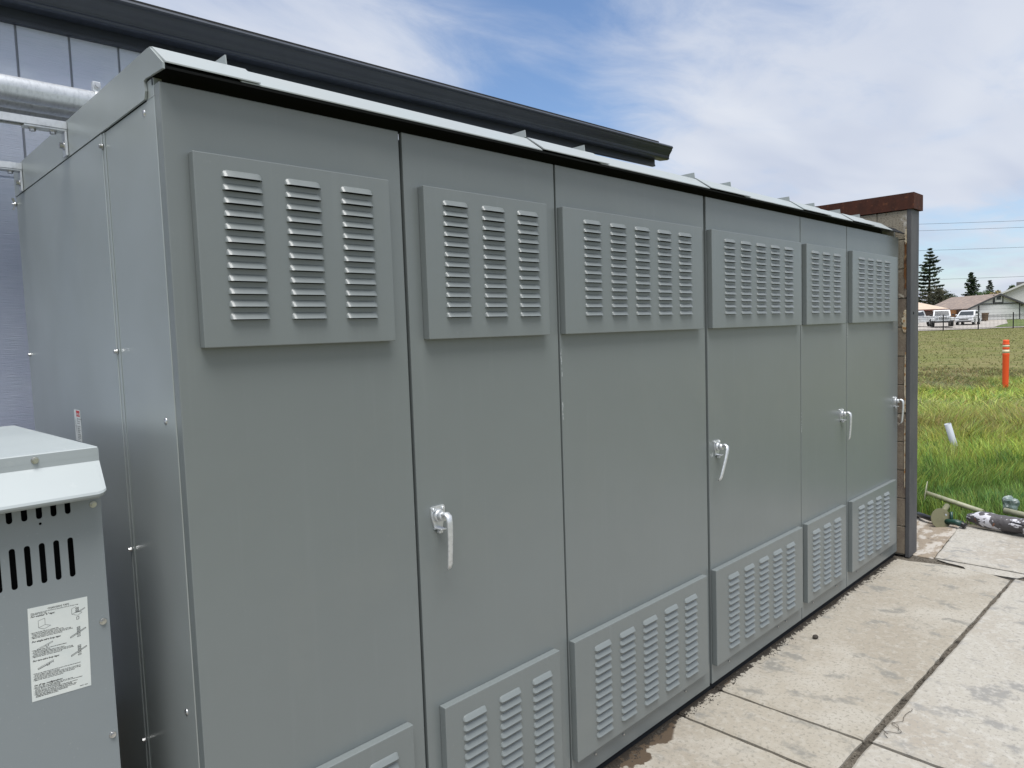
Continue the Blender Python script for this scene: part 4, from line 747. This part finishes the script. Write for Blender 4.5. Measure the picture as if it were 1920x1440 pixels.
# left house (hip roof)
H1 = house_root('house', 'low house with a cream tiled hip roof and red brown fascia at the left', 50, 93)
MB().box(-9, 6.0, 0, 10, -0.3, 1.62).build('wall', 'stucco_tan', H1)
m_ = MB(); e0, e1, d0, d1, zr = -9.8, 6.7, -0.8, 10.8, 3.9; m_.add([(e0, d0, 1.62), (e1, d0, 1.62), (e1, d1, 1.62), (e0, d1, 1.62), (e0 + 5.8, 5, zr), (e1 - 5.8, 5, zr)], [(0, 1, 5, 4), (1, 2, 5), (2, 3, 4, 5), (3, 0, 4)]); m_.build('roof', 'tile_cream', H1)
MB().box(e0, e1, d0 - 0.03, d0 - 0.002, 1.44, 1.63).build('fascia', 'roof_fascia_red', H1); MB().box(e0, e1, d0, 0, 1.48, 1.50).build('soffit', 'roof_fascia_red', H1)
MB().box(3.8, 4.6, -0.02, -0.001, 0.7, 1.35).build('window', 'window_dark', H1); MB().box(2.8, 3.1, 1.4, 1.7, 2.2, 2.7).build('roof_vent', 'roof_grey', H1)
# garage house
H3 = house_root('garage_house', 'white gabled garage with dark trimmed double door and small attic window', 61.4, 90); z3 = -1.28
m_ = MB(); zb_, ze, za = -0.2, 2.86 + z3, 4.55 + z3
m_.add([(-3.4, 0, zb_), (3.5, 0, zb_), (3.5, 0, ze + 0.2), (0, 0, za - 0.12), (-3.4, 0, ze + 0.2), (-3.4, 9, zb_), (3.5, 9, zb_), (3.5, 9, ze + 0.2), (0, 9, za - 0.12), (-3.4, 9, ze + 0.2)], [(0, 1, 2, 3, 4), (5, 6, 7, 8, 9), (0, 5, 9, 4), (1, 6, 7, 2)]); m_.build('wall', 'stucco_white', H3)
for s_ in (-1, 1):
    m_ = MB(); m_.add([(0, -0.5, za), (s_ * 4.1, -0.5, ze - 0.05), (s_ * 4.1, 9.5, ze - 0.05), (0, 9.5, za), (0, -0.5, za - 0.12), (s_ * 4.1, -0.5, ze - 0.17), (s_ * 4.1, 9.5, ze - 0.17), (0, 9.5, za - 0.12)], [(0, 1, 2, 3), (4, 5, 6, 7), (1, 2, 6, 5)]); m_.build('roof', 'tile_brown', H3)
    m_ = MB(); m_.add([(0, -0.53, za + .01), (s_ * 4.1, -0.53, ze - 0.04), (s_ * 4.1, -0.53, ze - 0.26), (0, -0.53, za - 0.22), (0, -0.49, za + .01), (s_ * 4.1, -0.49, ze - 0.04), (s_ * 4.1, -0.49, ze - 0.26), (0, -0.49, za - 0.22)], [(0, 1, 2, 3), (4, 5, 6, 7), (0, 1, 5, 4), (2, 3, 7, 6)]); m_.build('barge_board', 'trim_dark', H3)
gd = MB()
for k in range(4): gd.box(-2.35, 2.65, -0.06, -0.03, 0.02 + k * 0.45, 0.45 + k * 0.45, 0, 0.01)
gd.build('garage_door', 'stucco_white', H3)
m_ = MB().box(-2.47, -2.36, -0.08, -0.001, 0, 1.95).box(2.66, 2.77, -0.08, -0.001, 0, 1.95).box(-2.47, 2.77, -0.08, -0.001, 1.953, 2.07); m_.build('door_trim', 'trim_dark', H3)
aw = MB().box(-0.62, 0.62, -0.12, -0.001, 2.08, 3.12); ao = aw.build('attic_window', 'trim_dark', H3); MB().box(-0.44, 0.44, -0.15, -0.121, 2.22, 3.05).build('frame', 'stucco_white', ao); MB().box(-0.26, 0.26, -0.17, -0.151, 2.5, 3.0).build('pane', 'window_dark', ao)
MB().box(-4.6, -3.41, 0.6, 0.8, -0.1, 1.5).build('side_gate', 'wood_dark', H3)
MB().cyl((2.95, -0.12, 1.62), (2.95, -0.12, 1.82), 0.06, 0.08, 8).build('wall_lamp', 'trim_dark', H3)
# upper white gable
H4 = house_root('house', 'taller white gabled house rising behind the garage at the right edge', 76.8, 101); H4.rotation_euler[2] = SROT - R(34); m_ = MB(); z4 = -1.3; ap = 7.8 + z4; sl = 0.45
m_.add([(-6.2, 0, -0.2), (7, 0, -0.2), (7, 0, ap - 7 * sl), (0, 0, ap), (-6.2, 0, ap - 6.2 * sl), (-6.2, 9, -0.2), (7, 9, -0.2), (7, 9, ap - 7 * sl), (0, 9, ap), (-6.2, 9, ap - 6.2 * sl)], [(0, 1, 2, 3, 4), (5, 6, 7, 8, 9), (0, 5, 9, 4), (1, 6, 7, 2)]); m_.build('wall', 'stucco_white', H4)
for s_ in (-1, 1):
    x_ = s_ * 7.0; zf = ap - 7.0 * sl; m_ = MB(); m_.add([(0, -0.5, ap + .12), (x_, -0.5, zf + .12), (x_, 9.5, zf + .12), (0, 9.5, ap + .12), (0, -0.5, ap + .02), (x_, -0.5, zf + .02), (x_, 9.5, zf + .02), (0, 9.5, ap + .02)], [(0, 1, 2, 3), (4, 5, 6, 7), (1, 2, 6, 5)]); m_.build('roof', 'roof_grey', H4)
    m_ = MB(); m_.add([(0, -0.54, ap + .13), (x_, -0.54, zf + .13), (x_, -0.54, zf - .14), (0, -0.54, ap - .14), (0, -0.505, ap + .13), (x_, -0.505, zf + .13), (x_, -0.505, zf - .14), (0, -0.505, ap - .14)], [(0, 1, 2, 3), (4, 5, 6, 7), (0, 1, 5, 4), (2, 3, 7, 6)]); m_.build('barge_board', 'stucco_white', H4)
MB().box(-4.3, -3.0, 1.2, 2.2, ap - 2.3, ap - 1.2).build('chimney', 'roof_grey', H4)
# timber fences
def boards(name, label, u0, u1, w, h, m):
    t = thing(name, label, 'fence', (*SW(u0, w), zw(w)), SROT); n = int((u1 - u0) / 0.15); me = MB().box(0.006, 0.144, 0, 0.02, 0, h, 0, 0.004).mesh('board', m)
    for i in range(n): place('board', me, t, (i * 0.15, random.uniform(0, .01), random.uniform(-.02, .02)))
    MB().box(0, u1 - u0, 0.022, 0.06, h * 0.75, h * 0.75 + 0.09).box(0, u1 - u0, 0.022, 0.06, h * 0.2, h * 0.2 + 0.09).build('rail', m, t)
boards('wooden_fence', 'dark brown board fence between the cream roofed house and the off road vehicle', 51.0, 55.4, 91.5, 1.30, 'wood_dark')
boards('wooden_fence', 'orange brown board fence between the two white parked vehicles', 55.6, 59.2, 91.8, 1.42, 'wood_orange')

# ------------------------------------------------------------------ vehicles
def wheel(t, x, y, r=0.35, w=0.24):
    q = MB().cyl((x, y - w / 2, r), (x, y + w / 2, r), r, n=20).build('wheel', 'tyre', t); MB().cyl((x, y - w / 2 - 0.01, r), (x, y + w / 2 + 0.01, r), r * 0.62, n=14).build('rim', 'alloy', q)
def loft(m_, secs, mi=0, smooth=False):
    n = len(secs[0]); vs = [p for s_ in secs for p in s_]; m_.add(vs, [(i * n + k, i * n + (k + 1) % n, (i + 1) * n + (k + 1) % n, (i + 1) * n + k) for i in range(len(secs) - 1) for k in range(n)] + [tuple(range(n)), tuple((len(secs) - 1) * n + k for k in range(n))], mi, smooth)
def crossover(t):
    """front towards -x, width along y"""
    prof = [(-2.25, 0.30), (-2.33, 0.55), (-2.25, 0.85), (-1.25, 1.05), (-0.45, 1.55), (0.2, 1.66), (1.3, 1.62), (1.95, 1.30), (2.25, 1.05), (2.28, 0.5), (2.15, 0.28)]
    m_ = MB(); secs = []
    for y, k in ((-0.90, 0), (-0.86, 1), (0.86, 1), (0.90, 0)):
        secs.append([(x * (0.985 if k == 0 else 1), y * (1 if z < 1.06 else 1 - (z - 1.06) * 0.32), z - (0.03 if k == 0 and z > 1 else 0)) for x, z in prof])
    loft(m_, secs); m_.build('body', 'white_paint', t)
    def q(name, pts, m): n_ = len(pts); MB().add(pts, [tuple(range(n_))]).build(name, m, t)
    q('windscreen', [(-1.22, -0.76, 1.085), (-1.22, 0.76, 1.085), (-0.50, 0.64, 1.545), (-0.50, -0.64, 1.545)], 'car_glass')
    for s_ in (-1, 1): q('side_window', [(-0.95, s_ * 0.915, 1.10), (1.6, s_ * 0.905, 1.10), (1.25, s_ * 0.80, 1.52), (-0.35, s_ * 0.80, 1.52)], 'car_glass')
    for s_ in (-1, 1): MB().box(-2.31, -2.10, s_ * 0.62 - 0.16, s_ * 0.62 + 0.16, 0.74, 0.84, 0, 0.02).build('headlight', 'lamp_glass', t)
    MB().box(-2.36, -2.28, -0.45, 0.45, 0.62, 0.72).build('grille', 'black_plastic', t); MB().box(-2.34, -2.2, -0.7, 0.7, 0.30, 0.42).build('bumper', 'black_plastic', t)
    for x in (-1.4, 1.4):
        for y in (-0.80, 0.80): wheel(t, x, y)
    for s_ in (-1, 1): MB().box(-0.98, -0.80, s_ * 1.0 - 0.10, s_ * 1.0 + 0.10, 1.08, 1.22, 0, 0.03).build('mirror', 'white_paint', t)
def offroader(t):
    m_ = MB(); m_.box(-1.9, 1.9, -0.62, 0.62, 0.55, 1.08, 0, 0.03); m_.box(-0.55, 1.95, -0.76, 0.76, 0.55, 1.12, 0, 0.03)
    m_.build('body', 'white_paint', t)
    m_ = MB(); loft(m_, [[(-0.62, y, 1.12), (-0.30, y * 0.9, 1.80), (1.85, y * 0.9, 1.83), (1.93, y, 1.12)] for y in (-0.74, 0.74)]); m_.build('hard_top', 'white_paint', t)
    MB().add([(-0.63, -0.62, 1.20), (-0.63, 0.62, 1.20), (-0.37, 0.56, 1.70), (-0.37, -0.56, 1.70)], [(0, 1, 2, 3)]).build('windscreen', 'car_glass', t)
    for s_ in (-1, 1):
        m_ = MB(); m_.box(-2.0, -0.9, s_ * 0.80 - 0.16, s_ * 0.80 + 0.16, 0.86, 0.98, 0, 0.05, 2); m_.box(-2.02, -1.9, s_ * 0.80 - 0.16, s_ * 0.80 + 0.16, 0.62, 0.94, 0, 0.04, 2); m_.build('fender', 'white_paint', t)
        MB().cyl((-1.90, s_ * 0.44, 0.90), (-1.94, s_ * 0.44, 0.90), 0.09, n=14).build('headlight', 'lamp_glass', t)
        MB().box(-0.60, -0.48, s_ * 0.92 - 0.10, s_ * 0.92 + 0.10, 1.16, 1.34, 0, 0.02).build('mirror', 'black_plastic', t)
        MB().add([(-0.3, s_ * 0.745, 1.2), (1.7, s_ * 0.745, 1.2), (1.65, s_ * 0.69, 1.68), (-0.15, s_ * 0.69, 1.68)], [(0, 1, 2, 3)]).build('side_window', 'car_glass', t)
    g_ = MB()
    for k in range(7): g_.box(-1.905, -1.901, -0.27 + k * 0.09 - 0.022, -0.27 + k * 0.09 + 0.022, 0.72, 1.0)
    g_.build('grille', 'black_plastic', t); MB().box(-2.15, -1.95, -0.85, 0.85, 0.42, 0.60, 0, 0.02).build('bumper', 'black_plastic', t)
    for x in (-1.35, 1.25):
        for y in (-0.78, 0.78): wheel(t, x, y, 0.42, 0.27)
def pickup(t):
    m_ = MB(); secs = []
    prof = [(-2.7, 0.45), (-2.75, 0.9), (-2.6, 1.12), (-1.5, 1.2), (-0.85, 1.78), (0.75, 1.80), (0.95, 1.22), (0.95, 0.45)]
    loft(m_, [[(x, y * (1 if z < 1.25 else 0.86), z) for x, z in prof] for y in (-0.95, 0.95)]); m_.build('cab', 'white_paint', t)
    b_ = MB().box(0.97, 2.75, -0.95, -0.88, 0.5, 1.18).box(0.97, 2.75, 0.88, 0.95, 0.5, 1.18).box(2.68, 2.75, -0.88, 0.88, 0.5, 1.18).box(0.97, 2.68, -0.88, 0.88, 0.5, 0.6); b_.build('cargo_bed', 'white_paint', t)
    for s_ in (-1, 1): MB().add([(-1.35, s_ * 0.955, 1.25), (0.75, s_ * 0.955, 1.25), (0.62, s_ * 0.83, 1.72), (-0.75, s_ * 0.83, 1.72)], [(0, 1, 2, 3)]).build('side_window', 'car_glass', t)
    MB().add([(-1.48, -0.8, 1.24), (-1.48, 0.8, 1.24), (-0.92, 0.75, 1.74), (-0.92, -0.75, 1.74)], [(0, 1, 2, 3)]).build('windscreen', 'car_glass', t)
    MB().add([(0.955, -0.7, 1.27), (0.955, 0.7, 1.27), (0.80, 0.68, 1.72), (0.80, -0.68, 1.72)], [(0, 1, 2, 3)]).build('rear_window', 'car_glass', t)
    for x in (-1.75, 1.8):
        for y in (-0.84, 0.84): wheel(t, x, y, 0.38)
def veh(fn, name, label, cat, u, w, rot):
    t = thing(name, label, cat, (*SW(u, w), zw(w) + 0.02), SROT + rot); fn(t); return t
v1 = veh(offroader, 'off_road_vehicle', 'white boxy off road vehicle with round headlights, middle of the three parked vehicles', 'off road vehicle', 47.45, 78.6, R(62))
v1.scale = (1.02, 1.13, 1.0)
v2 = veh(crossover, 'parked_car', 'white crossover car parked before the white garage', 'car', 53.2, 83.0, R(47))
v3 = veh(pickup, 'pickup_truck', 'white pickup truck half hidden by the block wall post', 'pickup truck', 45.9, 81.5, R(27))
# bins
def bin_(label, u, w, m):
    t = thing('wheeled_bin', label, 'bin', (*SW(u, w), zw(w)), SROT); q = MB(); loft(q, [[(-.25 * k, -.28 * k, z), (.25 * k, -.28 * k, z), (.25 * k, .28 * k, z), (-.25 * k, .28 * k, z)] for z, k in ((0.05, .85), (0.95, 1.05))]); q.build('body', m, t); MB().box(-.29, .29, -.33, .33, .955, 1.03, 0, .02).build('lid', m, t)
    for s_ in (-1, 1): MB().cyl((s_ * .2, .26, .1), (s_ * .27, .26, .1), .1, n=10).build('wheel', 'tyre', t)
bin_('grey green wheeled bin beside the fence at the left', 42.6, 75.6, 'bin_teal'); bin_('brown wheeled bin standing by the garage door', 58.9, 88.6, 'bin_brown')

# ------------------------------------------------------------------ trees
def conifer(label, u, w, h, r, seed, m='needles', base=0.18, dens=1.0, droop=0.35):
    t = thing('conifer_tree', label, 'tree', (*SW(u, w), zw(w)), random.uniform(0, 6)); rr = random.Random(seed)
    tr = MB().tube([(0, 0, 0), (0.05, 0, h * .4), (0, 0.04, h * .75), (0, 0, h * 0.98)], [h * .022, h * .016, h * .009, 0.02], 8)
    cr_m = MB(); lv = int(24 * dens)
    for i in range(lv):
        f = i / (lv - 1); z = h * (base + (0.985 - base) * f); nb = 7 if f < 0.8 else 5; L0 = r * (1 - f) ** 0.75 + 0.18
        for b in range(nb):
            an = rr.uniform(0, 2 * math.pi); L_ = L0 * rr.uniform(0.45, 1.15); dx_, dy_ = math.cos(an), math.sin(an); rise = 0.12 - droop * (1 - f)
            pts = [(dx_ * L_ * q, dy_ * L_ * q, z + L_ * (rise * q + 0.22 * q * q)) for q in (0, .35, .7, 1)]; tr.tube(pts, [0.05, .035, .02, .01], 4)
            for s_ in range(int(10 + L_ * 9)):
                q = rr.uniform(0.22, 1.0); w_ = L_ * 0.22 * (1.15 - q) + 0.12; cx_ = dx_ * L_ * q + rr.uniform(-w_, w_); cy_ = dy_ * L_ * q + rr.uniform(-w_, w_); cz = z + L_ * (rise * q + .22 * q * q) + rr.uniform(-.12, .05)
                sz = rr.uniform(.12, .34); a2 = rr.uniform(0, 6.28); ca, sa = math.cos(a2) * sz, math.sin(a2) * sz
                cr_m.add([(cx_ - ca, cy_ - sa, cz), (cx_ + ca, cy_ + sa, cz + rr.uniform(-.06, .06)), (cx_ - sa * .6, cy_ + ca * .6, cz - rr.uniform(.06, .28)), (cx_ + sa * .3, cy_ - ca * .3, cz + rr.uniform(.02, .10))], [(0, 1, 2), (0, 3, 1)])
    tr.build('trunk', 'bark', t)
    me = bpy.data.meshes.new('crown'); me.from_pydata(cr_m.v, [], cr_m.f); me.materials.append(MATS[m]); place('crown', me, t); return t
def broadleaf(label, u, w, h, r, seed, m='leaf_green', z0=0.25, name='broadleaf_tree'):
    t = thing(name, label, 'tree', (*SW(u, w), zw(w))); rr = random.Random(seed); tr = MB().tube([(0, 0, 0), (0.1, 0, h * .3), (0, .1, h * .6)], [h * .035, h * .025, h * .012], 8)
    cl = []
    for i in range(16):
        a_ = rr.uniform(0, 6.28); q = rr.uniform(0.1, 0.75) * r; z = h * rr.uniform(z0 + 0.1, 0.85); k = 1 - abs(z / h - 0.5) * 0.9; cl.append((math.cos(a_) * q * k, math.sin(a_) * q * k, z, r * rr.uniform(.3, .5))); tr.tube([(0, 0, h * .35), (cl[-1][0] * .6, cl[-1][1] * .6, (h * .35 + z) / 2), cl[-1][:3]], [h * .012, h * .008, .02], 5)
    tr.build('trunk', 'bark', t); c = MB()
    for (x, y, z, q) in cl:
        for i in range(170):
            v = Vector((rr.gauss(0, 1), rr.gauss(0, 1), rr.gauss(0, 1))).normalized() * q * rr.uniform(.65, 1.08); sz = rr.uniform(.12, .30); a = Vector((rr.gauss(0, 1), rr.gauss(0, 1), rr.gauss(0, 1))).normalized() * sz; b = a.orthogonal().normalized() * sz * .7; p = Vector((x, y, z)) + v
            c.add([p - a, p + a, p + b], [(0, 1, 2)])
    me = bpy.data.meshes.new('crown'); me.from_pydata(c.v, [], c.f); me.materials.append(MATS[m]); place('crown', me, t); return t
conifer('tall dark conifer with layered branches behind the cream roofed house', 70.4, 120, 12.2, 3.7, 3, base=0.10, dens=0.85)
broadleaf('dark brown green bushy tree at the foot of the tall conifer', 68.9, 116, 5.2, 3.4, 5, 'leaf_brown', 0.1)
broadleaf('dark green rounded tree right of the tall conifer', 71.6, 118, 4.4, 2.6, 6, 'needles', 0.1)
conifer('mid sized conifer standing behind the brown roof', 90.3, 140, 9.2, 1.9, 8, 'needles', 0.3, 0.8)
broadleaf('dense round dark tree at the foot of the middle conifer', 90.2, 138, 5.8, 2.5, 9, 'leaf_green', 0.1)
conifer('small greyish conifer in the distance above the garage roof', 100.6, 150, 8.0, 1.5, 12, 'needles_grey', 0.3, 0.6)
broadleaf('golden leaved small tree behind the garage roof', 79.9, 118, 4.9, 1.1, 13, 'leaf_gold', 0.3)
broadleaf('pale green small tree beside the brown roof', 81.1, 130, 4.3, 1.2, 14, 'leaf_green', 0.3)
broadleaf('dark green pointed tree above the upper white gable', 80.8, 115, 5.9, 1.2, 15, 'leaf_green', 0.2)
broadleaf('green treetop spreading left of the golden tree', 97.5, 146, 6.0, 1.9, 16, 'leaf_green', 0.3)

# ------------------------------------------------------------------ power lines
def upole(u, label):
    t = thing('utility_pole', label, 'utility pole', (*SW(u, 110), 1.3), SROT); MB().cyl((0, 0, -0.5), (0, 0, 15.6), .17, .12, 12).build('pole', 'bark', t); MB().box(-0.06, 0.06, -1.2, 1.2, 14.9, 15.05).build('crossarm', 'bark', t)
upole(36, 'wooden utility pole hidden behind the cabinet carrying the power lines'); upole(104, 'wooden utility pole beyond the right frame edge carrying the power lines')
for z, lab_ in ((16.2, 'thin overhead power line, highest of the four in the sky'), (15.2, 'thin overhead power line, second from the top'), (12.2, 'thin overhead power line, third from the top'), (7.75, 'thin overhead power line, lowest, just above the conifers')):
    a_, b_ = SW(36, 110), SW(104, 110); MB().tube([(a_[0] + (b_[0] - a_[0]) * t, a_[1] + (b_[1] - a_[1]) * t, z - 0.5 * (1 - (2 * t - 1) ** 2) * 0.6 + 0.2) for t in [i / 12 for i in range(13)]], 0.022, 5).build('power_line', 'rubber', label=lab_, cat='power line', group='overhead power lines')
print('singles', count)
